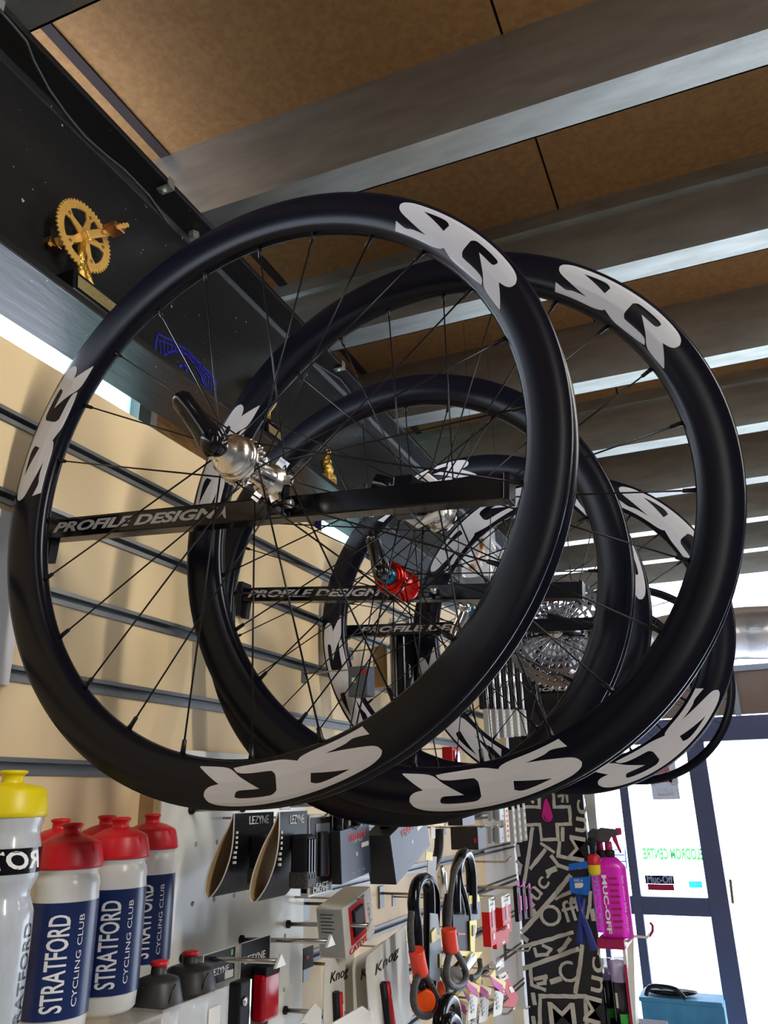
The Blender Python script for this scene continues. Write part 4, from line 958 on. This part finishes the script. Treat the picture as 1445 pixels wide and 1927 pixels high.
for i in range(3):
    t, w, d, h = simple('chain_pack', ['left', 'middle', 'right'][i]+' one of three grey chain packs hanging beside the graffiti board', 'pack', 962+i*10, 1506-i*2, 1590-i*3, 970+i*10, 957+i*10, -.64, 'cardgrey', 0, 'grey chain packs')
    mb = MB()
    for q in range(5):
        mb.lo((.0002, d*.15, h*(.06+.17*q)), (.0010, d*.85, h*(.15+.17*q)))
    mb.build('moulded_pockets', 'cardwhite', t); nearbit(t, 'black_header', -w*.9, h*.78, -.001, h*.98, 'satin')
# red and white boxes
for i, (pc, pt, pb_, pf, pk, lab) in enumerate(((919, 1692, 1786, 933, 907, 'red and white box hanging right of the yellow carded lock'), (943, 1688, 1765, 962, 930, 'red and white box nearest the black and pink packs'), (933, 1755, 1788, 958, 926, 'red box lowest in the cluster beside the yellow carded lock'))):
    t, w, d, h = simple('red_white_box', lab, 'box', pc, pt, pb_, pf, pk, [-.52, -.55, -.535][i], 'redbox', 0, 'red and white boxes')
    if i < 2:
        MB().lo((-w-.0003, -.0003, h*.72), (.0003, d+.0003, h+.0005)).build('white_top', 'cardwhite', t); panelbit(t, 'window', d*.4, h*.38, d*.62, h*.78, 'lcd', .001)
        text('zefal', .010, 'greytxt', SIDE((.0006, d*.5, h*.87)), t, 'printed_lettering', width=d*.5)
    panelbit(t, 'price_label', d*.4, h*.12, d*.65, h*.25, 'cardwhite', .001)
    mb = MB()
    for q in range(3): mb.lo((.0002, d*.15, h*(.3+.035*q)), (.0006, d*.85, h*(.31+.035*q)))
    mb.build('small_print', 'cardwhite', t)
for i in range(3):
    t, w, d, h = simple('accessory_pack', ['left', 'middle', 'right'][i]+' one of three black packs with pink strips in front of the graffiti board', 'pack', 972+i*11, 1668+i*2, 1738-i*4, 981+i*10, 967+i*11, -.585, 'cardblk', 0, 'black and pink packs')
    panelbit(t, 'pink_strip', d*.35, h*.2, d*.6, h*.8, 'pinkcard', .0015); panelbit(t, 'pink_header', d*.1, h*.96, d*.8, h*1.16, 'pinkcard', .001)
    panelbit(t, 'silver_item', d*.65, h*.3, d*.8, h*.7, 'silver', .003)
# pink and yellow hang cards near the bottom
for i, (x_, y_) in enumerate(((850, 1878), (872, 1868), (893, 1850), (872, 1845), (920, 1838))):
    t = thing('pink_hang_card', ['lowest left', 'second from the left', 'right-hand', 'upper left', 'topmost'][i]+' one of five pink and yellow folded cards near the bottom edge', 'card', at(x_, y_+45, 0, -.56+.012*i), (0, 0, 0), 'pink and yellow folded cards')
    Xc = -.56+.012*i
    part_slab(t, [(x_, y_-4), (x_+10, y_+18), (x_+28, y_+32), (x_+26, y_+16), (x_+12, y_+6)], Xc, 'pinkcard', 'folded_flap')
    part_slab(t, [(x_+2, y_-2), (x_+12, y_-14), (x_+13, y_+2), (x_+32, y_+10), (x_+30, y_+24), (x_+12, y_+6)], Xc-.004, 'yellow', 'yellow_flap')
    part_slab(t, [(x_+12, y_+26), (x_+28, y_+30), (x_+24, y_+70), (x_+8, y_+76)], Xc-.001, 'cardwhite', 'lower_card')
    mb = MB()
    for q in range(4):
        a_ = at(x_+12+1*q, y_+38+q*8, 0, Xc)-t.location; mb.lo((a_.x, a_.y, a_.z), (a_.x+.0008, a_.y+.018, a_.z+.004))
    mb.build('black_print', 'gloss', t)
t = thing('red_hang_card', 'red and white folded card tilted at a hook end near the bottom', 'card', at(955, 1890, 0, -.54))
part_slab(t, [(938, 1835), (952, 1828), (956, 1840), (943, 1850)], -.54, 'cardwhite', 'white_flap'); part_slab(t, [(943, 1850), (956, 1840), (976, 1878), (968, 1896), (945, 1892), (958, 1880)], -.54, 'redbox', 'red_face'); part_slab(t, [(957, 1858), (963, 1856), (968, 1866), (962, 1869)], -.539, 'cardwhite', 'price_label')
t, w, d, h = simple('red_pack', 'dark red pack behind the tilted red card', 'pack', 937, 1845, 1890, 960, 930, -.60, 'magenta')
panelbit(t, 'print', d*.1, h*.3, d*.7, h*.4, 'cardwhite')
t, w, d, h = simple('pale_box', 'small pale box at the foot of the graffiti board, on the lowest hook', 'box', 985, 1900, 1945, 994, 966, -.60, 'cardwhite')
t = thing('silver_box', 'small clear-fronted silver box on a hook above the pink cards', 'box', at(935, 1825, 0, -.58)); MB().box((0, 0, .01), (.02, .06, .02)).build('carton', 'pouch', t, None, .003); MB().box((0, 0, .01), (.012, .05, .008)).build('contents', 'silver', t, None, .002)
q_ = at(928, 1824, 0, -.56); hang_peg((XW, q_.y, q_.z), -.545, 'small silver box above the pink cards')
q_ = at(945, 1840, 0, -.54); hang_peg((XW, q_.y, q_.z), -.53, 'tilted red and white folded card')
# a small dark card left of the cream cards
t, w, d, h = simple('small_dark_card', 'small black card with a red spot, at the right edge of the white panel', 'card', 571, 1785, 1826, 590, 570, -.68, 'cardblk'); panelbit(t, 'red_spot', d*.2, h*.45, d*.5, h*.6, 'redlens', .001)

# upper products on the slatwall, seen through the wheels
t, w, d, h = simple('grey_blue_box', 'grey box with a red and white badge hanging behind the fourth wheel', 'box', 690, 1252, 1308, 705, 655, -.60, 'boxblue', .0)
nearbit(t, 'front_print', -w*.98, h*.02, -.001, h*.98, 'lcd'); nearbit(t, 'red_badge', -w*.25, h*.72, -w*.05, h*.86, 'redbox', .001); nearbit(t, 'price_label', -w*.8, h*.45, -w*.6, h*.62, 'cardwhite', .001)
t, w, d, h = simple('brown_box', 'plain brown cardboard box on the slatwall behind the fourth wheel', 'box', 722, 1215, 1292, 729, 702, -.66, 'cardboard')
for i in range(3):
    pc = [742, 768, 795][i]
    t, w, d, h = simple('folding_lock', ['left', 'middle', 'right'][i]+' one of three tall black locks with white edges, behind the fourth wheel', 'lock', pc, 1166, 1312, pc+22, pc-8, -.62, 'cardgrey', 0, 'tall black locks with white edges')
    MB().lo((.0, .004, .0), (.018, d, h-.02)).build('lock_body', 'gloss', t, None, .005)
    nearbit(t, 'black_strap', -w*.1, 0, 0, h*.8, 'satin', .004)
    text('AXA', .014, 'whitetxt', SIDE((.0186, d*.55, h*.35)) @ Matrix.Rotation(-PI/2, 4, 'Z'), t, 'printed_lettering')
    MB().lo((-w, -.0002, h-.02), (.002, d, h+.004)).build('white_header', 'cardwhite', t)
    text('AXA', .010, 'gloss', FRONT((-w*.5, -.0004, h-.008)), t, 'printed_lettering')
for i in range(6):
    pc = 905+i*13
    t, w, d, h = simple('mini_pump', ['first', 'second', 'third', 'fourth', 'fifth', 'last'][i]+' from the left in the row of black and silver pumps behind the fifth wheel', 'pump', pc, 1240-i*3, 1332, pc+9, pc-6, -.58, 'satin', 0, 'black and silver pumps on the slatwall')
    MB().tube([(.004, d*.5, .0), (.004, d*.5, h)], .0048, 10).build('pump_tube', 'silver', t)
    MB().lo((-.004, 0, -.075), (.010, d, .0)).build('grey_sleeve', 'cardgrey', t, None, .001)
    text('pump', .012, 'whitetxt', SIDE((.0104, d*.5, -.035)) @ Matrix.Rotation(PI/2, 4, 'Z'), t, 'printed_lettering') if False else None
    mb = MB(); 
    for q in range(6): mb.lo((.0102, d*.4, -.068+.010*q), (.0106, d*.6, -.062+.010*q))
    mb.build('white_print', 'whitetxt', t)
t, w, d, h = simple('red_saddle_light', 'red lamp pack just above the second wheel rim, seen through the spokes', 'light', 850, 1405, 1440, 866, 832, -.62, 'redbox'); panelbit(t, 'lens', d*.2, h*.2, d*.8, h*.8, 'redlens', .003)
# clear pouches hung beyond the arms
for i, (px_, py_, lab) in enumerate(((900, 1040, 'clear plastic pouch with brown contents hanging beside the third wheel'), (948, 1075, 'crumpled clear plastic pouch just right of the other pouch'))):
    c = at(px_, py_, 1, 2.02+.3*i); t = thing('plastic_pouch', lab, 'pouch', c, (0, 0, .3), 'clear plastic pouches'); mb = MB(); n = 9
    vs = []; fs = []
    for s_ in (-1, 1):
        for a_ in range(n):
            for b_ in range(n):
                u = a_/(n-1)-.5; v = b_/(n-1)-.5; bul = (1-4*u*u)*(1-4*v*v)
                vs.append((u*.10, s_*(.001+.014*bul)+.006*math.sin(9*u+5*v+i), v*.14))
    for s_ in range(2):
        for a_ in range(n-1):
            for b_ in range(n-1): q = s_*n*n+a_*n+b_; fs.append((q, q+1, q+n+1, q+n))
    mb.add(vs, fs, None, True); mb.build('film', 'pouch', t)
    MB().tube([(-.02, 0, -.05), (0, .002, -.01), (.015, 0, .04)], [.012, .016, .008], 8).build('contents', 'bronze' if i == 0 else 'silver', t)
    MB().tube([(0, 0, .07), (0, 0, ZC-c.z)], .0005, 5).build('hanging_string', 'spoke', t)

# ------------------------------------------------------------------ graffiti board and what hangs by it
YB = 2.78
def bp(x, y): return at(x, y, 1, YB)
bl, br_ = XW+.003, bp(1112, 1650).x; ztb = bp(1020, 1238).z
t = thing('graffiti_board', 'tall black display board covered in cream brush lettering, with a magenta drop in a cross', 'display board', (bl, YB, 0))
MB().lo((0, 0, .3), (br_-bl, .03, ztb)).build('board', 'board', t, None, .002)
O = t.location
rnd = random.Random(3); NS = [0]
def bstroke(L, w, nm='brush_stroke', m='boardwh', closed=False):
    NS[0] += 1; P = [bp(x, y)-O for x, y in L]; P = [V((p.x, -.0006-.00009*NS[0], p.z)) for p in P]
    if closed: P.append(P[0])
    mb = MB()
    for e_, (a_, b_) in enumerate(zip(P, P[1:])):
        a_ = a_-V((0, .00002*e_, 0)); b_ = b_-V((0, .00002*e_, 0)); k = max(1, int((b_-a_).length/.012)); d = (b_-a_).normalized(); n = V((-d.z, 0, d.x))
        pts = [a_-d*w*.5+(b_-a_+d*w)*(i/k) for i in range(k+1)]
        up_ = [p+n*(w*.5+rnd.uniform(-.0012, .0012)) for p in pts]; dn = [p-n*(w*.5+rnd.uniform(-.0012, .0012)) for p in pts]
        vs = up_+dn+[p+V((0, -.0004, 0)) for p in up_+dn]; m_ = k+1; N2 = 2*m_
        mb.add(vs, [(N2+i, N2+i+1, N2+m_+i+1, N2+m_+i) for i in range(k)]+[(i, i+1, m_+i+1, m_+i) for i in range(k)]+[(i, i+1, N2+i+1, N2+i) for i in range(k)]+[(m_+i, m_+i+1, N2+m_+i+1, N2+m_+i) for i in range(k)])
    return mb.build(nm, m, t)
def zc(x, y): return (960+x/4.31, 1480+y/4.31)      # from the close-up frame
def bs(L, w=.011): return bstroke([zc(*q) for q in L], w)
bs([(135, 165), (235, 168), (235, 70)]); bs([(350, 60), (358, 165), (480, 165), (490, 305), (380, 310), (390, 430), (255, 430), (240, 310), (140, 310)], .010)
bs([(180, 345), (150, 560), (115, 770)], .012); bs([(280, 520), (225, 590), (170, 660)], .012); bs([(255, 465), (310, 500), (350, 530)], .010); bs([(425, 345), (425, 430)], .012)
bs([(400, 460), (390, 560), (500, 590)], .012); bs([(340, 570), (390, 640), (460, 665)], .012)
bs([(105, 1170), (250, 1010), (400, 830), (480, 730)], .014); bs([(95, 1300), (250, 1260), (500, 1185)], .012); bs([(110, 1475), (250, 1425), (545, 1320)], .013)
bs([(585, 1300), (560, 1480), (530, 1660)], .013); bs([(375, 910), (430, 880), (480, 860)], .010)
bs([(650, 860), (645, 960), (625, 1060)], .010); bs([(270, 1290), (330, 1320), (300, 1360), (215, 1370), (200, 1320)], .010); bs([(480, 1240), (440, 1300), (400, 1330)], .012)
bs([(205, 1560), (290, 1540), (280, 1590), (230, 1600)], .011); bs([(180, 1610), (280, 1645)], .010); bs([(340, 1580), (400, 1560)], .014)
bs([(240, 2000), (245, 1700), (610, 1700), (625, 2000)], .012); bs([(165, 100), (185, 125)], .010); bs([(395, 80), (430, 70), (425, 120)], .008); bs([(460, 70), (465, 120)], .009)
bs([(60, 610), (85, 640), (75, 700)], .011); bs([(310, 690), (360, 670)], .016); bs([(150, 1040), (190, 1020)], .02); bs([(100, 1220), (130, 1240)], .016); bs([(165, 1460), (175, 1600)], .012)
for x0_, y0_ in ((190, 1690), (190, 1880), (665, 1010), (60, 490)): bs([(x0_, y0_), (x0_+10, y0_+60)], .014)
def btxt(s_, cx_, cy_, size, ang, w=None, sh=0):
    p = bp(*zc(cx_, cy_))-O
    return text(s_, size*.88, 'boardwh', FRONT((p.x, -.0062-.00035*cx_/700, p.z)) @ Matrix.Rotation(math.radians(ang), 4, 'Z'), t, 'board_lettering', bold=.006, width=w, ext=.0005, sx=1)
btxt('Muc', 560, 360, .085, 80, .19); btxt('Muc-', 200, 860, .085, 50, .17); btxt('Off', 390, 1040, .10, 14, .13); btxt('Muc-', 690, 1600, .085, 80, .22)
btxt('C', 465, 1510, .095, 12); btxt('M', 425, 1850, .10, 2, .085); btxt('ff', 520, 960, .07, 10)
p = bp(*zc(303, 215))-O; k_ = .0185; D = []
for i in range(25):
    a_ = -PI/2+2*PI*i/24; r_ = 1
    D.append((math.cos(a_)*1.0, math.sin(a_) if math.sin(a_) < .25 else math.sin(a_)+(math.sin(a_)-.25)*2.7))
    if math.sin(a_) > .25: D[-1] = (math.cos(a_)*(1-(math.sin(a_)-.25)*.55), D[-1][1])
MB().prism([(x*k_, y*k_-k_*.5) for x, y in D[:-1]], 0, .0008, FRONT((p.x, -.0062, p.z))).build('magenta_drop', 'drop', t)
MB().tube([V((p.x-k_*.62, -.0076, p.z-k_*.4)), V((p.x-k_*.45, -.0076, p.z-k_*1.0)), V((p.x+k_*.05, -.0076, p.z-k_*1.25))], .0016, 6).build('drop_shine', 'board', t)
# upper part of the board, seen through the wheels
for j in range(3):
    for i in range(2): 
        q = bp(1012+i*11, 1266+j*11)-O; MB().lo((q.x, -.0008, q.z), (q.x+.013, -.0002, q.z+.014)).build('pictogram', 'boardwh', t)
# blue brush set
t = thing('brush_set', 'blue carded set of two dark blue brushes hanging before the graffiti board', 'brush set', bp(1090, 1640)+V((0, -.09, 0)))
def yslab(t, px, Y, m, nm, th=.0015):
    P = [at(x, y, 1, Y)-t.location for x, y in px]; n = len(P)
    return MB().add([*P, *[p+V((0, th, 0)) for p in P]], [tuple(range(n)), tuple(reversed(range(n, 2*n)))]+[(i, n+i, n+(i+1) % n, (i+1) % n) for i in range(n)]).build(nm, m, t)
yq = YB-.09
yslab(t, [(1071, 1652), (1106, 1650), (1111, 1643), (1110, 1675), (1105, 1685), (1073, 1680)], yq, 'cardblue', 'card'); yslab(t, [(1070, 1626), (1104, 1620), (1106, 1634), (1071, 1638)], yq-.01, 'cardblue', 'card_header')
q = at(1088, 1657, 1, yq-.001)-t.location; text('GSC-4', .010, 'whitetxt', FRONT(q), t, 'printed_lettering')
yslab(t, [(1081, 1662), (1096, 1661), (1098, 1666), (1094, 1671), (1082, 1671)], yq-.001, 'cardwhite', 'price_label', .0008)
for (a_, b_, c_, r1, r2) in (((1087, 1683), (1096, 1725), (1118, 1788), .008, .013), ((1098, 1690), (1092, 1735), (1092, 1775), .007, .015)):
    MB().tube([at(*z_, 1, yq-.02)-t.location for z_ in (a_, b_, c_)], [r1, r1*1.1, r2], 10).build('brush_handle', 'brushblue', t)
MB().tube([at(1090, 1635, 1, YB)-t.location, at(1090, 1635, 1, yq-.03)-t.location], .0025, 8).build('hanger', 'steel', t)
# pink cleaner bottles on a magenta tray clipped to the board's side
YC = 2.80
pc_ = at(1152, 1765, 1, YC); px0 = at(1128, 1765, 1, YC); px1 = at(1178, 1765, 1, YC); zf = at(1150, 1763, 1, YC).z
t = thing('bottle_tray', 'magenta shelf tray under the pink cleaner bottles', 'tray', (px0.x, YC-.05, zf)); dz_ = zf-at(1150, 1781, 1, YC).z
MB().lo((0, 0, -dz_), (px1.x-px0.x, .22, 0)).build('tray', 'magenta', t, None, .002)
def spray(label, px_, Yc, s=1.0):
    c = at(px_, 1700, 1, Yc); hb = at(px_, 1612, 1, Yc).z-zf
    t = thing('spray_bottle', label, 'bottle', (c.x, Yc, zf), (0, 0, .25), 'pink cleaner spray bottles')
    w_ = .047*s; dd = .028
    def ring(sx, sy, z): return [(math.copysign(abs(math.cos(2*PI*i/32))**.55, math.cos(2*PI*i/32))*sx, math.copysign(abs(math.sin(2*PI*i/32))**.55, math.sin(2*PI*i/32))*sy, z) for i in range(32)]
    secs = [ring(w_*.94, dd*.9, 0), ring(w_, dd, .006), ring(w_, dd, hb*.86), ring(w_*.93, dd*.95, hb*.89), ring(w_*.5, dd*.7, hb*.985), ring(w_*.36, dd*.5, hb)]
    mb = MB(); vs = [p for s_ in secs for p in s_]; fs = [(k*32+i, k*32+(i+1) % 32, (k+1)*32+(i+1) % 32, (k+1)*32+i) for k in range(5) for i in range(32)]; fs += [tuple(reversed(range(32))), tuple(range(160, 192))]
    mb.add(vs, fs, None, True); mb.build('body', 'pinkliq', t)
    MB().lathe([(.017, hb-.001), (.018, hb), (.018, hb+.017), (.014, hb+.020), (0, hb+.020)], 20).build('collar', 'satin', t)
    MB().lathe([(.012, hb+.019), (.013, hb+.022), (.011, hb+.045), (0, hb+.046)], 16).build('neck', 'magenta', t)
    mb = MB(); mb.prism([(-.040, 0), (-.034, .026), (-.018, .036), (.030, .030), (.034, .012), (.010, .006), (.004, -.008), (-.026, -.010)], -.010, .010, FRONT((0, 0, hb+.052))); mb.build('spray_head', 'rubber', t, None, .004)
    MB().prism([(.028, .010), (.046, .014), (.046, .034), (.028, .034)], -.008, .008, FRONT((0, 0, hb+.052))).build('nozzle', 'magenta', t, None, .002)
    MB().prism([(.014, .010), (.028, .012), (.033, -.015), (.040, -.040), (.034, -.044), (.024, -.020), (.016, -.004)], -.007, .007, FRONT((0, 0, hb+.052))).build('trigger', 'magenta', t, None, .003)
    XX = FRONT((w_*.18, -dd-.0006, hb*.45)) @ Matrix.Rotation(-PI/2, 4, 'Z')
    text('MUC-OFF', .020, 'whitetxt', FRONT((-w_*.62, -dd-.0004, hb*.42)) @ Matrix.Rotation(-PI/2, 4, 'Z'), t, 'printed_lettering', bold=.03, width=hb*.72)
    text('fast action bike cleaner', .010, 'whitetxt', FRONT((w_*.62, -dd-.0004, hb*.42)) @ Matrix.Rotation(-PI/2, 4, 'Z'), t, 'printed_lettering', width=hb*.7)
    mb = MB()
    for q in range(9): mb.lo((-w_*.30, -dd-.0008, hb*(.12+.075*q)), (w_*(.25+.1*(q % 2)), -dd-.0002, hb*(.145+.075*q)))
    mb.build('small_print', 'magenta', t)
    return t
spray('pink cleaner spray bottle, the front one on the magenta tray', 1157, YC, 1.0)
spray('pink cleaner spray bottle behind the front one, hard against the board', 1140, YC+.10, .9)
t = thing('yellow_red_bottle', 'small red and yellow bottle wedged between board and pink spray bottles', 'bottle', (at(1120, 1620, 1, YC).x, YC-.03, at(1120, 1632, 1, YC).z-.02))
MB().lathe([(0, 0), (.018, 0), (.02, .01), (.02, .03)], 20).build('body', 'yellow', t); MB().lathe([(.02, .03), (.02, .055), (.012, .062), (0, .062)], 20).build('red_top', 'capred', t); MB().lathe([(.009, .062), (.009, .085), (.015, .09), (.012, .11), (0, .112)], 16).build('black_cap', 'satin', t)
# aerosol cans below
zs = at(1150, 1935, 1, YC).z
t = thing('can_shelf', 'narrow black shelf strip carrying the aerosol cans, at the bottom edge', 'shelf', (px0.x, YC-.06, zs-.02)); MB().lo((0, 0, 0), (.16, .2, .02)).build('plate', 'satin', t)
for i, (px_, dy, top, lab) in enumerate(((1143, .055, 1802, 'left aerosol can with lilac clear cap, half behind the graffiti board edge'), (1166, 0, 1805, 'front aerosol can with lilac clear cap, under the pink bottles'), (1172, .075, 1800, 'rear aerosol can with lilac clear cap, right of the front can'))):
    c = at(px_, 1850, 1, YC+dy); ht = at(px_, top, 1, YC+dy).z-zs
    t = thing('aerosol_can', lab, 'aerosol can', (c.x, YC+dy, zs), (0, 0, 0), 'black aerosol cans with lilac caps'); k = .024 if i else .022
    MB().lathe([(0, 0), (k, 0), (k, ht-.062), (k*.9, ht-.052), (k*.55, ht-.045), (0, ht-.045)], 24).build('body', 'can', t)
    MB().lathe([(k*1.02, ht-.060), (k*1.02, ht-.012), (k*.85, ht-.002), (0, ht)], 24).build('clear_cap', 'lilac', t)
    MB().lathe([(0, ht-.045), (.007, ht-.045), (.007, ht-.028), (0, ht-.028)], 12).build('valve', 'zinc', t)
    MB().lathe([(k*1.005, .02), (k*1.005, .045)], 16, None, camang(c.x, YC)-.4, camang(c.x, YC)+.9).build('green_print', 'green', t)
    MB().lathe([(k*1.005, .06), (k*1.005, .10)], 12, None, camang(c.x, YC)-.8, camang(c.x, YC)-.45).build('white_print', 'cardwhite', t)
t = thing('product_pouch', 'thin white and black printed pack right of the aerosol cans', 'pack', (at(1189, 1900, 1, YC).x, YC-.03, zs)); MB().lo((-.004, 0, 0), (.004, .12, .22)).build('pack', 'cardwhite', t, None, .001); MB().lo((-.005, -.0006, .02), (.003, 0, .18)).build('red_print', 'magenta', t)
t = thing('wire_hook', 'white wire hook with a dark red tip sticking out right of the pink bottles', 'hook', at(1185, 1765, 1, YC)); mb = [at(*q, 1, YC)-t.location for q in ((1180, 1772), (1195, 1762), (1218, 1764), (1223, 1757))]
MB().tube(mb, .004, 8).build('rod', 'whitep', t); MB().tube([at(*q, 1, YC)-t.location for q in ((1222, 1762), (1228, 1752), (1228, 1742), (1223, 1736))], .004, 8).build('tip', 'magenta', t)
yslab(t, [(1180, 1785), (1192, 1765), (1196, 1927), (1188, 1927)], YC-.01, 'whitep', 'white_side_strip')
# white poster and dark post left of the door
t = thing('poster_strip', 'narrow pale poster beside the black board, above the spray bottles', 'poster', at(1110, 1600, 1, 2.9)); yslab(t, [(1098, 1490), (1118, 1490), (1124, 1576), (1112, 1590)], 2.9, 'cardwhite', 'sheet', .002)

# ------------------------------------------------------------------ door glass: stickers; cabinet
YG = YF+.016
def gtxt(s_, px_, py_, size, m, w, lab, cat='window lettering', mirror=False, nm='window_lettering'):
    p = at(px_, py_, 1, YG); X = FRONT(p)
    if mirror: X = X @ Matrix.Diagonal((-1, 1, 1, 1))
    return tag(text(s_, size, m, X, None, nm, width=w, bold=.035), lab, cat)
wv = (at(1332, 1612, 1, YG)-at(1209, 1608, 1, YG)).length
gtxt('VELODROM CENTRE', 1270, 1608, .085, 'tgreen', wv, 'pale green mirrored window lettering above the black sign', mirror=True)
p0 = at(1213, 1647, 1, YG); p1 = at(1269, 1664, 1, YG)
t = thing('window_sign', 'black sign with pale lettering and a red strip below, on the door glass', 'sign', (p0.x, YG, p1.z))
MB().lo((0, 0, 0), (p1.x-p0.x, .003, p0.z-p1.z)).build('plate', 'tdark', t); text('Muc-Off', .06, 'twhite', FRONT(((p1.x-p0.x)/2, -.0006, (p0.z-p1.z)/2)), t, 'sign_lettering', bold=.02, width=(p1.x-p0.x)*.9)
MB().lo((.01, 0, -.035), (p1.x-p0.x-.005, .003, -.002)).build('red_strip', 'tred', t)
p0 = at(1212, 1380, 1, YG); p1 = at(1280, 1504, 1, YG); wq, hq = p1.x-p0.x, p0.z-p1.z
t = thing('window_poster', 'grey poster with a pale red figure and mirrored lettering on the door glass', 'poster', (p0.x, YG, p1.z))
MB().lo((0, 0, 0), (wq, .002, hq)).build('sheet', 'tgrey', t)
text('TOTAL COMFORT', .03, 'twhite', FRONT((wq*.5, -.0006, hq*.13)) @ Matrix.Diagonal((-1, 1, 1, 1)), t, 'poster_lettering', width=wq*.78); text('TOTAL SPEED', .022, 'tpink', FRONT((wq*.5, -.0006, hq*.07)) @ Matrix.Diagonal((-1, 1, 1, 1)), t, 'poster_lettering', width=wq*.6)
MB().prism([(wq*.2, 0), (wq*.8, 0), (wq*.72, hq*.3), (wq*.6, hq*.5), (wq*.4, hq*.5), (wq*.28, hq*.3)], 0, .0008, FRONT((0, -.0004, hq*.25))).build('red_figure', 'tpink', t)
for x_ in (.12, .88): MB().lathe([(0, 0), (.03, 0), (.03, .0008), (0, .0008)], 16, FRONT((wq*x_, -.0004, hq*.27))).build('white_spot', 'twhite', t)
p0 = at(1295, 1658, 1, YG); p1 = at(1322, 1671, 1, YG)
tag(MB().lo((p0.x, YG, p1.z), (p1.x, YG+.002, p0.z)).build('window_sticker', 'tcyan'), 'small cyan sticker low on the door glass', 'sticker')
t = thing('window_sticker', 'blue line sticker on the narrow glass left of the door', 'sticker', at(1165, 1610, 1, YG))
for L in ([(1156, 1599), (1176, 1599), (1179, 1635)], [(1157, 1609), (1175, 1609)], [(1158, 1621), (1177, 1621)]):
    MB().tube([at(*q, 1, YG)-t.location for q in L], .004, 6).build('blue_line', 'tblue', t)
YK = 4.9
c0_ = at(1207, 1893, 1, YK); c1_ = at(1361, 1890, 1, YK)
zt2 = at(1280, 1890, 1, YK).z
t = thing('blue_cabinet', 'weathered blue wooden cabinet with a pale grey front panel by the door', 'cabinet', (c0_.x, YK, 0)); wc = c1_.x-c0_.x
MB().lo((0, .03, 0), (wc, .18, zt2)).build('body', 'cabblue', t, None, .004)
MB().lo((-.01, .0, zt2-.0), (wc-.005, .19, zt2+.02)).build('top', 'cabblue', t, None, .003)
MB().lo((0, 0, 0), (.04, .03, zt2)).lo((wc-.045, 0, 0), (wc, .03, zt2)).lo((.04, 0, zt2-.095), (wc-.045, .03, zt2)).build('front_frame', 'cabblue', t)
MB().lo((.04, .012, .03), (wc-.045, .03, zt2-.095)).build('front_panel', 'cabgrey', t)
t = thing('black_bag', 'glossy black bag with a looped strap lying on the blue cabinet', 'bag', (c0_.x+.12, YK+.09, zt2+.02))
MB().sphere((0.03, 0, .022), .12, 24, None, (1.15, .6, .17)).build('bag_body', 'gloss', t)
MB().tube(smooth3([at(*q, 1, YK)-t.location+V((0, 0, .0)) for q in ((1215, 1873), (1222, 1857), (1245, 1856), (1272, 1862), (1290, 1880))]), .011, 8).build('strap', 'gloss', t)
# white sheet at the far left edge of the slatwall
p0 = at(-30, 958, 0, XW+.004); p1 = at(14, 1290, 0, XW+.004)
tag(MB().lo((XW+.0035, p0.y, p1.z), (XW+.006, p1.y, at(10, 965, 0, XW).z)).build('white_sheet', 'slatend'), 'white sheet fixed to the slatwall at the left edge of the view', 'sheet')
